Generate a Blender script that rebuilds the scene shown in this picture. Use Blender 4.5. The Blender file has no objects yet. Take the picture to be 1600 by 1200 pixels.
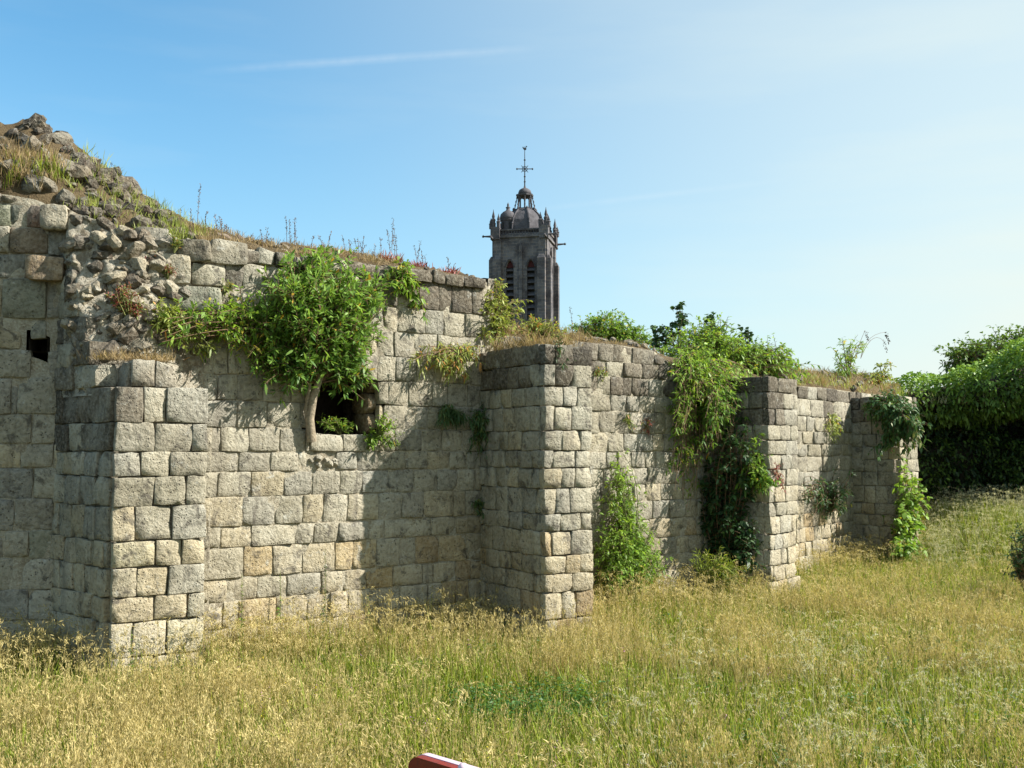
import bpy, bmesh, math, random
import numpy as np
from mathutils import Vector, noise
R = math.radians
random.seed(7); rng = np.random.default_rng(7)
scn = bpy.context.scene
COL = scn.collection
# ------------------------------------------------------------------ camera
CAMH, PITCH, F = 2.2, math.atan(100/1600), 1600.0
cd = bpy.data.cameras.new('camera'); cam = bpy.data.objects.new('camera', cd); COL.objects.link(cam)
cam.location = (0, 0, CAMH); cam.rotation_euler = (math.pi/2 + PITCH, 0, 0)
cd.sensor_width = 36; cd.lens = 36*F/1600; cd.clip_start = .05; cd.clip_end = 6000
scn.camera = cam
# ------------------------------------------------------------------ sky + sun
SUN_EL, SUN_AZ = R(38), R(94)          # azimuth clockwise from +Y: the sun stands to the right
w = bpy.data.worlds.new('World'); scn.world = w; w.use_nodes = True
nt = w.node_tree; nt.nodes.clear()
sky = nt.nodes.new('ShaderNodeTexSky'); sky.sky_type = 'NISHITA'; sky.sun_disc = False
sky.sun_elevation = SUN_EL; sky.sun_rotation = SUN_AZ
sky.altitude = 0; sky.air_density = 1.0; sky.dust_density = 1.0; sky.ozone_density = 5
bg = nt.nodes.new('ShaderNodeBackground'); bg.inputs[1].default_value = 0.078
wo = nt.nodes.new('ShaderNodeOutputWorld')
# thin high cloud veil and contrails, fixed in the sky by direction
tc = nt.nodes.new('ShaderNodeTexCoord')
def wn(t, **k):
    n = nt.nodes.new(t)
    for a, b in k.items(): setattr(n, a, b)
    return n
def wmath(op, a, b=None, c=None, clamp=False):
    n = wn('ShaderNodeMath', operation=op, use_clamp=clamp)
    for i, v in enumerate((a, b, c)):
        if v is None: continue
        if isinstance(v, (int, float)): n.inputs[i].default_value = v
        else: nt.links.new(v, n.inputs[i])
    return n.outputs[0]
def wdot(vec):
    n = wn('ShaderNodeVectorMath', operation='DOT_PRODUCT'); nt.links.new(tc.outputs['Generated'], n.inputs[0])
    n.inputs[1].default_value = vec; return n.outputs['Value']
def pixdir(px, py):
    x, yv = (px-800)/F, (600-py)/F
    v = Vector((x, math.cos(PITCH)-yv*math.sin(PITCH), math.sin(PITCH)+yv*math.cos(PITCH))); return v.normalized()
def contrail(p0, p1, width, strength):
    a, b = pixdir(*p0), pixdir(*p1)
    nrm = a.cross(b).normalized(); mid = (a+b).normalized(); along = nrm.cross(mid).normalized()
    half = math.acos(max(-1, min(1, a.dot(b))))/2
    off = wmath('ABSOLUTE', wdot(nrm)); ang = wmath('ABSOLUTE', wdot(along))
    nz = wn('ShaderNodeTexNoise'); nz.inputs['Scale'].default_value = 60; nt.links.new(tc.outputs['Generated'], nz.inputs['Vector'])
    core = wmath('SUBTRACT', 1, wmath('DIVIDE', off, width), clamp=True)
    ends = wmath('SUBTRACT', 1, wmath('POWER', wmath('DIVIDE', ang, math.sin(half)), 2.0), clamp=True)
    fr = wmath('GREATER_THAN', wdot(mid), 0.5)
    return wmath('MULTIPLY', wmath('MULTIPLY', wmath('MULTIPLY', core, ends), wmath('MULTIPLY', nz.outputs[0], fr)), strength)
c1 = contrail((300, 112), (860, 74), 0.005, 0.30)
c2 = contrail((820, 330), (1240, 280), 0.004, 0.16)
# thin summer haze: whiter towards the sun's side and towards the horizon, all round the sky
sdir = (math.cos(SUN_EL)*math.sin(SUN_AZ), math.cos(SUN_EL)*math.cos(SUN_AZ), math.sin(SUN_EL))
mr = wn('ShaderNodeMapRange', interpolation_type='SMOOTHSTEP'); nt.links.new(wdot(sdir), mr.inputs[0]); mr.inputs[1].default_value = -.15; mr.inputs[2].default_value = .62
zz_ = wmath('MAXIMUM', wdot((0, 0, 1)), 0)
hz_ = wmath('MULTIPLY', wmath('POWER', wmath('SUBTRACT', 1, zz_), 5), .8)
veil = wn('ShaderNodeTexNoise'); veil.inputs['Scale'].default_value = 3; veil.inputs['Detail'].default_value = 5
mp = wn('ShaderNodeMapping'); mp.inputs['Scale'].default_value = (1, 1, 6); mp.inputs['Rotation'].default_value = (0.1, 0.12, 0)
nt.links.new(tc.outputs['Generated'], mp.inputs[0]); nt.links.new(mp.outputs[0], veil.inputs['Vector'])
vf = wmath('MULTIPLY', wmath('SUBTRACT', veil.outputs[0], 0.48, clamp=True), 0.35)
hazef = wmath('ADD', wmath('ADD', wmath('MULTIPLY', mr.outputs[0], .66), hz_), vf, clamp=True)
tint = wn('ShaderNodeMix', data_type='RGBA', blend_type='MULTIPLY'); tint.inputs[0].default_value = 1
nt.links.new(sky.outputs[0], tint.inputs[6]); tint.inputs[7].default_value = (.60, 1.24, 1.25, 1)
hm = wn('ShaderNodeMix', data_type='RGBA'); nt.links.new(hazef, hm.inputs[0]); nt.links.new(tint.outputs[2], hm.inputs[6]); hm.inputs[7].default_value = (4.85, 5.35, 5.0, 1)
mx = wn('ShaderNodeMix', data_type='RGBA'); nt.links.new(wmath('ADD', c1, c2, clamp=True), mx.inputs[0])
nt.links.new(hm.outputs[2], mx.inputs[6]); mx.inputs[7].default_value = (5.6, 5.9, 5.9, 1)
nt.links.new(mx.outputs[2], bg.inputs[0]); nt.links.new(bg.outputs[0], wo.inputs[0])
sd = bpy.data.lights.new('sun', 'SUN'); sd.energy = 4.75; sd.angle = R(.5); sd.color = (1, .95, .86)
sun = bpy.data.objects.new('sun', sd); COL.objects.link(sun)
tosun = Vector((math.cos(SUN_EL)*math.sin(SUN_AZ), math.cos(SUN_EL)*math.cos(SUN_AZ), math.sin(SUN_EL)))
sun.rotation_euler = tosun.to_track_quat('Z', 'Y').to_euler()
sun.location = (20, 0, 20)
scn.view_settings.view_transform = 'Standard'; scn.view_settings.look = 'None'
scn.view_settings.exposure = 1.2; scn.view_settings.gamma = 1; scn.view_settings.use_curve_mapping = False
scn.cycles.max_bounces = 8; scn.cycles.diffuse_bounces = 4; scn.cycles.transmission_bounces = 4; scn.cycles.transparent_max_bounces = 8

# ------------------------------------------------------------------ object helpers
def tag(o, label=None, cat=None, group=None, kind=None):
    if label: o['label'] = label
    if cat: o['category'] = cat
    if group: o['group'] = group
    if kind: o['kind'] = kind
    return o
def thing(name, loc, label, cat, group=None):
    o = bpy.data.objects.new(name, None); o.empty_display_size = .2; COL.objects.link(o); o.location = loc
    return tag(o, label, cat, group)
def wloc(o):
    v = Vector((0, 0, 0))
    while o is not None: v += Vector(o.location); o = o.parent
    return v
def link(name, me, mat, parent=None, loc=(0, 0, 0)):
    o = bpy.data.objects.new(name, me); COL.objects.link(o)
    if mat is not None and not me.materials: me.materials.append(mat)
    o.location = Vector(loc)
    if parent is not None: o.parent = parent; o.location = Vector(loc) - wloc(parent)
    return o
def mesh_np(name, V, tris=None, quads=None, attr=None, smooth=False):
    me = bpy.data.meshes.new(name)
    V = np.asarray(V, dtype=np.float32).reshape(-1, 3)
    lt = [] if tris is None else np.asarray(tris, dtype=np.int32).reshape(-1, 3)
    lq = [] if quads is None else np.asarray(quads, dtype=np.int32).reshape(-1, 4)
    nt_, nq = len(lt), len(lq)
    me.vertices.add(len(V)); me.vertices.foreach_set('co', V.ravel())
    parts = []
    if nt_: parts.append(lt.ravel())
    if nq: parts.append(lq.ravel())
    idx = np.concatenate(parts).astype(np.int32)
    me.loops.add(len(idx)); me.loops.foreach_set('vertex_index', idx)
    me.polygons.add(nt_+nq)
    starts = np.concatenate([np.arange(nt_)*3, nt_*3+np.arange(nq)*4]).astype(np.int32)
    me.polygons.foreach_set('loop_start', starts)
    if smooth: me.polygons.foreach_set('use_smooth', np.ones(nt_+nq, dtype=bool))
    if attr:
        for k, a in attr.items():
            at = me.attributes.new(k, 'FLOAT', 'POINT'); at.data.foreach_set('value', np.asarray(a, dtype=np.float32))
    me.update(calc_edges=True); me.validate()
    return me
def centred(V):
    V = np.asarray(V, dtype=float); c = V.mean(0); return V-c, Vector(c)
class MB:                                    # collects boxes / prisms / lathes into one mesh
    def __init__(s): s.V = []; s.Fc = []
    def add(s, vs, fs):
        b = len(s.V); s.V += [tuple(v) for v in vs]; s.Fc += [tuple(i+b for i in f) for f in fs]
    def box(s, x0, x1, y0, y1, z0, z1, t=0):
        s.add([(x0, y0, z0), (x1, y0, z0), (x1, y1, z0), (x0, y1, z0), (x0+t, y0+t, z1), (x1-t, y0+t, z1), (x1-t, y1-t, z1), (x0+t, y1-t, z1)],
              [(0, 3, 2, 1), (4, 5, 6, 7), (0, 1, 5, 4), (1, 2, 6, 5), (2, 3, 7, 6), (3, 0, 4, 7)])
    def lathe(s, prof, cx=0, cy=0, n=12, rot=0):
        vs = []; fs = []
        for r, z in prof:
            for k in range(n):
                a = rot+2*math.pi*k/n; vs.append((cx+r*math.cos(a), cy+r*math.sin(a), z))
        for i in range(len(prof)-1):
            for k in range(n):
                fs.append((i*n+k, i*n+(k+1) % n, (i+1)*n+(k+1) % n, (i+1)*n+k))
        fs.append(tuple(range(n))[::-1]); fs.append(tuple((len(prof)-1)*n+k for k in range(n)))
        s.add(vs, fs)
    def bar(s, a, b, r, n=5, r2=None):
        a, b = Vector(a), Vector(b); d = (b-a).normalized()
        u = d.cross(Vector((0, 0, 1)) if abs(d.z) < .9 else Vector((1, 0, 0))).normalized(); v = d.cross(u)
        r2 = r if r2 is None else r2
        vs = [a+(u*math.cos(2*math.pi*k/n)+v*math.sin(2*math.pi*k/n))*r for k in range(n)]
        vs += [b+(u*math.cos(2*math.pi*k/n)+v*math.sin(2*math.pi*k/n))*r2 for k in range(n)]
        s.add(vs, [(k, (k+1) % n, n+(k+1) % n, n+k) for k in range(n)]+[tuple(range(n))[::-1], tuple(range(n, 2*n))])
    def build(s, name, mat, parent=None, loc=None, smooth=False, rotz=None):
        me = bpy.data.meshes.new(name); me.from_pydata(s.V, [], s.Fc)
        if smooth:
            for p in me.polygons: p.use_smooth = True
        o = link(name, me, mat); 
        if parent is not None: o.parent = parent
        if loc is not None: o.location = loc
        return o

# ------------------------------------------------------------------ materials
def newmat(name):
    m = bpy.data.materials.new(name); m.use_nodes = True
    m.node_tree.nodes.clear(); return m
class G:                                     # tiny node-graph helper
    def __init__(s, m): s.t = m.node_tree
    def n(s, t, **k):
        n = s.t.nodes.new(t)
        for a, b in k.items(): setattr(n, a, b)
        return n
    def l(s, a, b): s.t.links.new(a, b)
    def val(s, sock, v):
        if isinstance(v, bpy.types.NodeSocket): s.l(v, sock)
        else: sock.default_value = v
    def noise(s, vec, scale, detail=4, rough=.55, dist=0):
        n = s.n('ShaderNodeTexNoise'); n.inputs['Scale'].default_value = scale; n.inputs['Detail'].default_value = detail
        n.inputs['Roughness'].default_value = rough; n.inputs['Distortion'].default_value = dist; s.l(vec, n.inputs['Vector']); return n.outputs[0]
    def ramp(s, f, a, b, c0=(0, 0, 0, 1), c1=(1, 1, 1, 1)):
        n = s.n('ShaderNodeMapRange'); n.clamp = True; s.val(n.inputs[0], f); n.inputs[1].default_value = a; n.inputs[2].default_value = b
        return n.outputs[0]
    def mix(s, f, a, b, mode='MIX'):
        n = s.n('ShaderNodeMix', data_type='RGBA', blend_type=mode); s.val(n.inputs[0], f)
        for i, v in ((6, a), (7, b)):
            if isinstance(v, tuple) and len(v) == 3: v = v+(1,)
            s.val(n.inputs[i], v)
        return n.outputs[2]
    def math(s, op, a, b=0.0, clamp=False):
        n = s.n('ShaderNodeMath', operation=op, use_clamp=clamp); s.val(n.inputs[0], a); s.val(n.inputs[1], b); return n.outputs[0]
    def bump(s, h, dist, strength=1.0, nrm=None):
        n = s.n('ShaderNodeBump'); n.inputs['Strength'].default_value = strength; n.inputs['Distance'].default_value = dist; s.l(h, n.inputs['Height'])
        if nrm is not None: s.l(nrm, n.inputs['Normal'])
        return n.outputs[0]
    def out(s, col, rough=.9, nrm=None, spec=.2):
        b = s.n('ShaderNodeBsdfPrincipled'); s.val(b.inputs['Base Color'], col if not isinstance(col, tuple) or len(col) == 4 else col+(1,))
        s.val(b.inputs['Roughness'], rough); b.inputs['Specular IOR Level'].default_value = spec
        if nrm is not None: s.l(nrm, b.inputs['Normal'])
        o = s.n('ShaderNodeOutputMaterial'); s.l(b.outputs[0], o.inputs[0]); return b
def wpos(g): return g.n('ShaderNodeNewGeometry').outputs['Position']

def stone_material(name, use_obj_color=True, base=(.4, .37, .29), pale=.35, coarse=1.0):
    m = newmat(name); g = G(m); P = wpos(g)
    if use_obj_color: c = g.n('ShaderNodeObjectInfo').outputs['Color']
    else: c = g.n('ShaderNodeRGB'); c.outputs[0].default_value = base+(1,); c = c.outputs[0]
    c = g.mix(1, c, (.84, .805, .725), 'MULTIPLY')
    n1 = g.noise(P, 3.2, 6, .62); n2 = g.noise(P, 24, 5, .65); n3 = g.noise(P, 90, 3, .6)
    c = g.mix(g.ramp(n1, .35, .7), g.mix(.55, c, (.62, .60, .58), 'MULTIPLY'), c)
    c = g.mix(g.math('MULTIPLY', g.ramp(n2, .45, .75), .55), c, g.mix(.5, c, (.66, .61, .50)))
    c = g.mix(g.math('MULTIPLY', g.ramp(n2, .48, .3), .6), c, g.mix(1, c, (.45, .42, .38), 'MULTIPLY'))
    big_ = g.noise(P, .9, 5, .6, .5)
    c = g.mix(g.math('MULTIPLY', g.ramp(big_, .50, .66), .45), c, g.mix(1, c, (.50, .47, .40), 'MULTIPLY'))
    c = g.mix(g.math('MULTIPLY', g.ramp(big_, .46, .36), .35), c, (.44, .42, .35))
    # lichen: black-brown and ash-grey crusts with their own shapes
    vor = g.n('ShaderNodeTexVoronoi'); vor.inputs['Scale'].default_value = 7; g.l(P, vor.inputs['Vector'])
    l1 = g.noise(P, 5.5, 8, .72, .6)
    c = g.mix(g.math('MULTIPLY', g.ramp(l1, .54, .64), .8), c, (.075, .066, .055))
    l2 = g.noise(g.n('ShaderNodeVectorMath', operation='SCALE').outputs[0], 1) if False else g.noise(P, 9.0, 7, .7, .3)
    c = g.mix(g.math('MULTIPLY', g.ramp(l2, .6, .68), .5), c, (.46, .46, .42))
    mpv = g.n('ShaderNodeMapping'); mpv.inputs['Scale'].default_value = (5, 5, .7); g.l(P, mpv.inputs[0])
    rn = g.noise(mpv.outputs[0], 1.0, 6, .65, .4)
    c = g.mix(g.math('MULTIPLY', g.ramp(rn, .55, .68), .5), c, (.12, .105, .085))
    # small dark pits
    pv = g.n('ShaderNodeTexVoronoi'); pv.inputs['Scale'].default_value = 30; g.l(P, pv.inputs['Vector'])
    pit = g.math('MULTIPLY', g.ramp(pv.outputs['Distance'], .28, .12), g.ramp(g.noise(P, 8, 3), .5, .6))
    c = g.mix(g.math('MULTIPLY', pit, .75), c, (.05, .045, .04))
    h = g.math('ADD', g.math('MULTIPLY', n1, .5), g.math('ADD', g.math('MULTIPLY', n2, .6*coarse), g.math('MULTIPLY', n3, .12)))
    h = g.math('SUBTRACT', h, g.math('MULTIPLY', pit, .5))
    g.out(c, .92, g.bump(h, .05, 1.0)); return m
M = {}
M['ashlar'] = stone_material('limestone_ashlar')
M['rubble'] = stone_material('rubble_stone', coarse=1.5)
m = newmat('lime_mortar'); g = G(m); P = wpos(g)
n1 = g.noise(P, 6, 6, .7); n2 = g.noise(P, 40, 5, .7)
c = g.mix(g.ramp(n1, .35, .65), (.24, .20, .14), (.42, .38, .29)); c = g.mix(g.ramp(n2, .45, .7), c, (.52, .48, .38))
c = g.mix(g.math('MULTIPLY', g.ramp(g.noise(P, 2.5, 6, .7), .55, .68), .8), c, (.13, .11, .08))
g.out(c, .95, g.bump(g.math('ADD', n1, g.math('MULTIPLY', n2, .7)), .05, 1.0)); M['mortar'] = m
m = newmat('dry_earth'); g = G(m); P = wpos(g)
n1 = g.noise(P, 5, 6, .7); n2 = g.noise(P, 45, 4, .7)
c = g.mix(g.ramp(n1, .35, .65), (.085, .06, .032), (.17, .125, .068)); c = g.mix(g.ramp(n2, .55, .8), c, (.25, .2, .12))
g.out(c, .97, g.bump(g.math('ADD', n1, n2), .05, 1.0)); M['earth'] = m
m = newmat('meadow_soil'); g = G(m); P = wpos(g)
n1 = g.noise(P, .6, 5, .6); n2 = g.noise(P, 20, 5, .7)
c = g.mix(g.ramp(n1, .4, .6), (.055, .07, .02), (.16, .13, .05)); c = g.mix(g.ramp(n2, .5, .7), c, (.22, .18, .08))
g.out(c, .97, g.bump(n2, .08, 1.0)); M['soil'] = m

m = newmat('painted_inner_shade'); g = G(m); g.out((.045, .037, .028), .95, g.bump(g.noise(wpos(g), 14, 5), .04, 1.)); M['painted_shade'] = m  # near-black colour stands in for the shade inside openings and hedge
def leaf_material(name, dark, light, odd=None, trans=.3, rough=.5, oddfrac=.06, spec=.35):
    """colour runs dark->light with the per-leaf 'tint' attribute; tint > 1 picks the odd colour"""
    m = newmat(name); g = G(m)
    a = g.n('ShaderNodeAttribute', attribute_name='tint').outputs['Fac']
    c = g.mix(g.math('MULTIPLY', a, 1.0, clamp=True), dark, light)
    if odd is not None: c = g.mix(g.math('GREATER_THAN', a, 1.0), c, odd)
    nz = g.noise(wpos(g), 3.0, 3)
    hs = g.n('ShaderNodeHueSaturation'); g.l(c, hs.inputs['Color']); g.l(g.ramp(nz, 0, 1), hs.inputs['Value'])
    hs.inputs['Value'].default_value = 1
    v = g.math('ADD', g.math('MULTIPLY', nz, .7), .65); g.l(v, hs.inputs['Value'])
    b = g.n('ShaderNodeBsdfPrincipled'); g.l(hs.outputs[0], b.inputs['Base Color']); b.inputs['Roughness'].default_value = rough
    b.inputs['Specular IOR Level'].default_value = spec
    t = g.n('ShaderNodeBsdfTranslucent'); 
    tm = g.mix(1.0, hs.outputs[0], (1.25, 1.2, .7), 'MULTIPLY'); g.l(tm, t.inputs[0])
    ms = g.n('ShaderNodeMixShader'); ms.inputs[0].default_value = trans; g.l(b.outputs[0], ms.inputs[1]); g.l(t.outputs[0], ms.inputs[2])
    o = g.n('ShaderNodeOutputMaterial'); g.l(ms.outputs[0], o.inputs[0]); return m
M['budd'] = leaf_material('buddleia_leaf', (.05, .13, .025), (.27, .42, .085), (.50, .30, .04), .4)
M['bright'] = leaf_material('bright_leaf', (.07, .16, .02), (.34, .50, .08), (.40, .34, .05), .42)
M['yellow'] = leaf_material('yellow_green_leaf', (.14, .20, .04), (.42, .46, .11), (.50, .24, .06), .35)
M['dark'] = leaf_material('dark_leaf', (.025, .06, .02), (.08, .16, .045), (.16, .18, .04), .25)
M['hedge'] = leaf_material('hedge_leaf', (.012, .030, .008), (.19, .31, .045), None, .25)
M['maple'] = leaf_material('maple_leaf', (.03, .075, .03), (.09, .17, .05), None, .25)
M['redweed'] = leaf_material('red_weed', (.20, .05, .04), (.36, .12, .10), (.22, .26, .07), .3)
M['straw'] = leaf_material('straw', (.19, .155, .05), (.60, .495, .23), (.30, .34, .10), .3, .7, spec=.15)
M['rust'] = leaf_material('rusty_dry_grass', (.20, .13, .06), (.42, .33, .19), (.25, .28, .08), .3, .8, spec=.1)
M['green'] = leaf_material('grass_green', (.06, .10, .012), (.33, .40, .05), (.50, .42, .18), .38, .6, spec=.25)
M['plume'] = leaf_material('pale_plume', (.30, .29, .17), (.56, .54, .37), (.30, .34, .12), .4, .8, spec=.1)
M['seed'] = leaf_material('dark_seed_stalk', (.08, .06, .05), (.22, .15, .12), (.36, .13, .16), .1, .8, spec=.1)
def simple(name, col, rough=.85, bumps=(20, .02), var=.4, spec=.2):
    m = newmat(name); g = G(m); P = wpos(g); n = g.noise(P, bumps[0], 5, .65)
    c = g.mix(g.math('MULTIPLY', g.ramp(n, .35, .7), var), col, tuple(x*.35 for x in col)); g.out(c, rough, g.bump(n, bumps[1], .8), spec); return m
M['bark'] = simple('grey_bark', (.34, .28, .20), .9, (26, .02), .8)
M['stem'] = simple('green_stem', (.14, .15, .05), .8, (30, .005))
M['twig'] = simple('brown_twig', (.20, .13, .08), .9, (30, .005))

# ------------------------------------------------------------------ picture geometry -> place geometry
SP, CP = math.sin(PITCH), math.cos(PITCH)
def ray(px, py):
    x, yv = (px-800)/F, (600-py)/F
    return Vector((x, CP-yv*SP, SP+yv*CP))
CAM = Vector((0, 0, CAMH))
def at(px, py, Y):
    r = ray(px, py); return CAM + r*(Y/r.y)
class Face:                                   # a vertical wall plane from plan point A to B (left to right)
    def __init__(s, A, B, shift=0):
        s.A = Vector((A[0], A[1], 0)); s.B = Vector((B[0], B[1], 0))
        s.u = (s.B-s.A).normalized(); s.n = Vector((s.u.y, -s.u.x, 0)); s.L = (s.B-s.A).length
        s.A = s.A - s.n*shift
    def hit(s, px, py):
        r = ray(px, py); t = (s.A-CAM).dot(s.n)/r.dot(s.n); P = CAM+r*t
        return (P-s.A).dot(s.u), P.z
    def pt(s, u, v, d=0): p = s.A+s.u*u+s.n*d; return Vector((p.x, p.y, v))
    def shifted(s, d):
        f = Face((s.A.x, s.A.y), (s.B.x, s.B.y)); f.A = s.A-s.n*d; return f
    def on(s, px, py, d=0):                   # world point where the pixel meets the plane d in front of the wall
        u, v = s.shifted(-d).hit(px, py); return s.shifted(-d).pt(u, v)
    def prof(s, lst, d=0):
        f = s.shifted(d); a = sorted([f.hit(*p) for p in lst]); U = [q[0] for q in a]; Z = [q[1] for q in a]
        return lambda u: float(np.interp(u, U, Z))
W0 = Face((-9.45, 10.46), (-3.45, 11.6))
W1 = Face((-3.45, 11.6), (-.38, 13.84))
W2 = Face((-.38, 13.84), (3.3, 16.8))
W3 = Face((3.3, 16.8), (7.19, 21.7))
B1F = Face((-4.03, 10.4), (-3.225, 10.865)); B1S = Face((-5.03, 11.3), (-4.03, 10.4))
B2F = Face((.394, 12.6), (1.013, 12.987)); B2S = Face((-.42, 13.8), (.394, 12.6))
B3F = Face((4.05, 16.2), (4.72, 16.95)); B3S = Face((3.3, 16.8), (4.05, 16.2))
B4F = Face((7.94, 21.0), (8.62, 21.8)); B4S = Face((7.19, 21.7), (7.94, 21.0))

GREY = [(.40, .385, .33), (.44, .42, .355), (.37, .355, .315), (.46, .44, .38), (.34, .34, .32)]
CREAM = [(.52, .46, .34), (.55, .49, .37), (.48, .42, .31), (.50, .46, .37)]
OCHRE = [(.48, .37, .21), (.43, .33, .20), (.52, .43, .28)]
DARK = [(.13, .115, .095), (.17, .15, .125), (.10, .088, .075), (.21, .19, .16)]
def pick(z, top=None):
    """stone colours as built: ochre and cream beds low, grey higher, lichen-black coping"""
    r = random.random()
    if top is not None and z > top-.32: base = random.choice(DARK) if r < .9 else random.choice(GREY)
    elif top is not None and z > top-.65: base = random.choice(DARK) if r < .5 else random.choice(GREY)
    elif z < .55: base = random.choice(OCHRE) if r < .13 else random.choice(CREAM)
    elif z < 1.15: base = random.choice(OCHRE) if r < .15 else (random.choice(CREAM) if r < .75 else random.choice(GREY))
    elif z < 1.6: base = random.choice(CREAM) if r < .4 else random.choice(GREY)
    else: base = random.choice(CREAM) if r < .1 else random.choice(GREY)
    if base not in DARK:
        av = (.47, .435, .345) if z < 1.2 else (.425, .405, .34); f = .1 if base in OCHRE else .32
        base = tuple(b*(1-f)+a*f for a, b in zip(av, base))
    k = random.uniform(.88, 1.08); return (base[0]*k, base[1]*k, base[2]*k, 1)

def stone(face, q, parent, color, out=0., depth=.10, gap=.0045, name='stone', rough=.009, mat='ashlar', rnd=.005):
    """one dressed block: q = four (u,v) corners bl, br, tr, tl on the face"""
    (u0, v0), (u1, v1), (u2, v2), (u3, v3) = q
    W = (u1-u0+u2-u3)/2; H = (v3-v0+v2-v1)/2
    if W < .035 or H < .035: return
    jit = min(.010, .1*min(W, H))
    js = [(random.uniform(-jit, jit), random.uniform(-jit, jit)) for _ in range(4)]
    be = min(.008, .08*min(W, H))
    inn = lambda L: [0, be/L*.35, be/L] + list(np.linspace(be/L, 1-be/L, max(2, min(6, int(L/.07)+1)))[1:-1]) + [1-be/L, 1-be/L*.35, 1]
    SS, TT = inn(W), inn(H); nx, ny = len(SS)-1, len(TT)-1
    seed = Vector((random.uniform(0, 99), random.uniform(0, 99), random.uniform(0, 99)))
    chip = random.random() < .5; cr_ = random.uniform(.05, .16); cd_ = random.uniform(.02, .06); cc = random.choice([(0, 0), (0, 1), (1, 0), (1, 1)])
    V = []; tiltu = random.uniform(-.012, .012); tiltv = random.uniform(-.01, .01)
    for j in range(ny+1):
        t = TT[j]
        for i in range(nx+1):
            s = SS[i]
            cu = (u0+js[0][0])*(1-s)*(1-t)+(u1+js[1][0])*s*(1-t)+(u2+js[2][0])*s*t+(u3+js[3][0])*(1-s)*t
            cv = (v0+js[0][1])*(1-s)*(1-t)+(v1+js[1][1])*s*(1-t)+(v2+js[2][1])*s*t+(v3+js[3][1])*(1-s)*t
            gx = gap*(1-2*s); gy = gap*(1-2*t)
            cu += math.copysign(gap, .5-s)*abs(2*s-1); cv += math.copysign(gap, .5-t)*abs(2*t-1)
            corner = (abs(2*s-1)*abs(2*t-1))**8
            cu += math.copysign(rnd, .5-s)*corner; cv += math.copysign(rnd, .5-t)*corner
            ed = min(min(s, 1-s)*W, min(t, 1-t)*H)/be; b = min(1., ed)**.5
            nz = noise.fractal(Vector((cu*6, cv*6, 0))+seed, .8, 2.1, 4)
            d = out + .002*b - .006*(1-b) + rough*1.7*nz + tiltu*(2*s-1)+tiltv*(2*t-1)
            if chip:
                dc = math.hypot((s-cc[0])*W, (t-cc[1])*H); d -= cd_*max(0, 1-dc/cr_)
            if i in (0, 1, nx-1, nx) or j in (0, 1, ny-1, ny):
                e = noise.noise(Vector((cu*13, cv*13, 3))+seed)*.012; cu += e; cv += e
            V.append(tuple(face.pt(cu, cv, d)))
    nV = len(V); Q = []
    for j in range(ny):
        for i in range(nx):
            a = j*(nx+1)+i; Q.append((a, a+1, a+nx+2, a+nx+1))
    ring = [i for i in range(nx+1)]+[j*(nx+1)+nx for j in range(1, ny+1)]+[ny*(nx+1)+i for i in range(nx-1, -1, -1)]+[j*(nx+1) for j in range(ny-1, 0, -1)]
    n = face.n
    for r in ring:
        v = V[r]; V.append((v[0]-n.x*depth, v[1]-n.y*depth, v[2]))
    for k in range(len(ring)):
        a, b = ring[k], ring[(k+1) % len(ring)]; Q.append((b, a, nV+k, nV+(k+1) % len(ring)))
    V, c = centred(V)
    o = link(name, mesh_np(name, V, quads=Q, smooth=True), M[mat], parent, c); o.color = color; return o

def fill_row(u0, u1, wmin, wmax):
    us = [u0]
    while us[-1] < u1-wmin*1.4: us.append(us[-1]+random.uniform(wmin, wmax))
    if u1-us[-1] < wmin*.6 and len(us) > 1: us.pop()
    us.append(u1); return us

def masonry(face, parent, ref, ys, joints, u0, u1, top=None, wrange=(.26, .46), skip=None, darktop=None, out=0, trim0=0, trim1=0, col=None, name='stone', gap=.0045):
    """courses by their bed heights (read at column ref), joints per course (None = irregular fill)"""
    zs = [face.hit(ref, y)[1] if y is not None else None for y in ys]
    for k in range(len(zs)-1):
        zt, zb = zs[k], zs[k+1]; ym = (ys[k]+ys[k+1])/2
        js = joints[k] if k < len(joints) else None
        if js is None: us = fill_row(u0, u1, *wrange)
        else:
            us = [face.hit(p, ym)[0] for p in js]
            if us[0] > u0+.12: us = fill_row(u0, us[0], *wrange)[:-1]+us
            if us[-1] < u1-.12: us = us+fill_row(us[-1], u1, *wrange)[1:]
            us[0] = max(us[0], u0) if abs(us[0]-u0) > .06 else u0
            if abs(us[-1]-u1) < .08: us[-1] = u1
        for a, b in zip(us[:-1], us[1:]):
            a2, b2 = max(a, u0)+(trim0 if a <= u0+.01 else 0), min(b, u1)-(trim1 if b >= u1-.01 else 0)
            if b2-a2 < .05: continue
            um, zm = (a2+b2)/2, (zt+zb)/2
            if skip and skip(um, zm, b2-a2): continue
            tl = tr = zt
            if top:
                if zb > top(um)-.08: continue
                tl, tr = min(zt, top(a2)), min(zt, top(b2))
                if zt > top(um)+.15: tl = min(tl, zb+.9*(zt-zb)); 
                if tl-zb < .06 or tr-zb < .06: tl = max(tl, zb+.08); tr = max(tr, zb+.08)
            wob = .008
            c = col(um, zm) if col else pick(zm, darktop(um) if darktop else None)
            o_ = out+random.uniform(-.008, .010)+(.018 if random.random() < .08 else 0)
            if a2 <= u0+.05 or b2 >= u1-.05: o_ = out+random.uniform(0, .008)
            stone(face, [(a2, zb), (b2, zb), (b2, tr), (a2, tl)], parent, c, out=o_, gap=gap*random.uniform(.8, 1.5), name=name)

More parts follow.
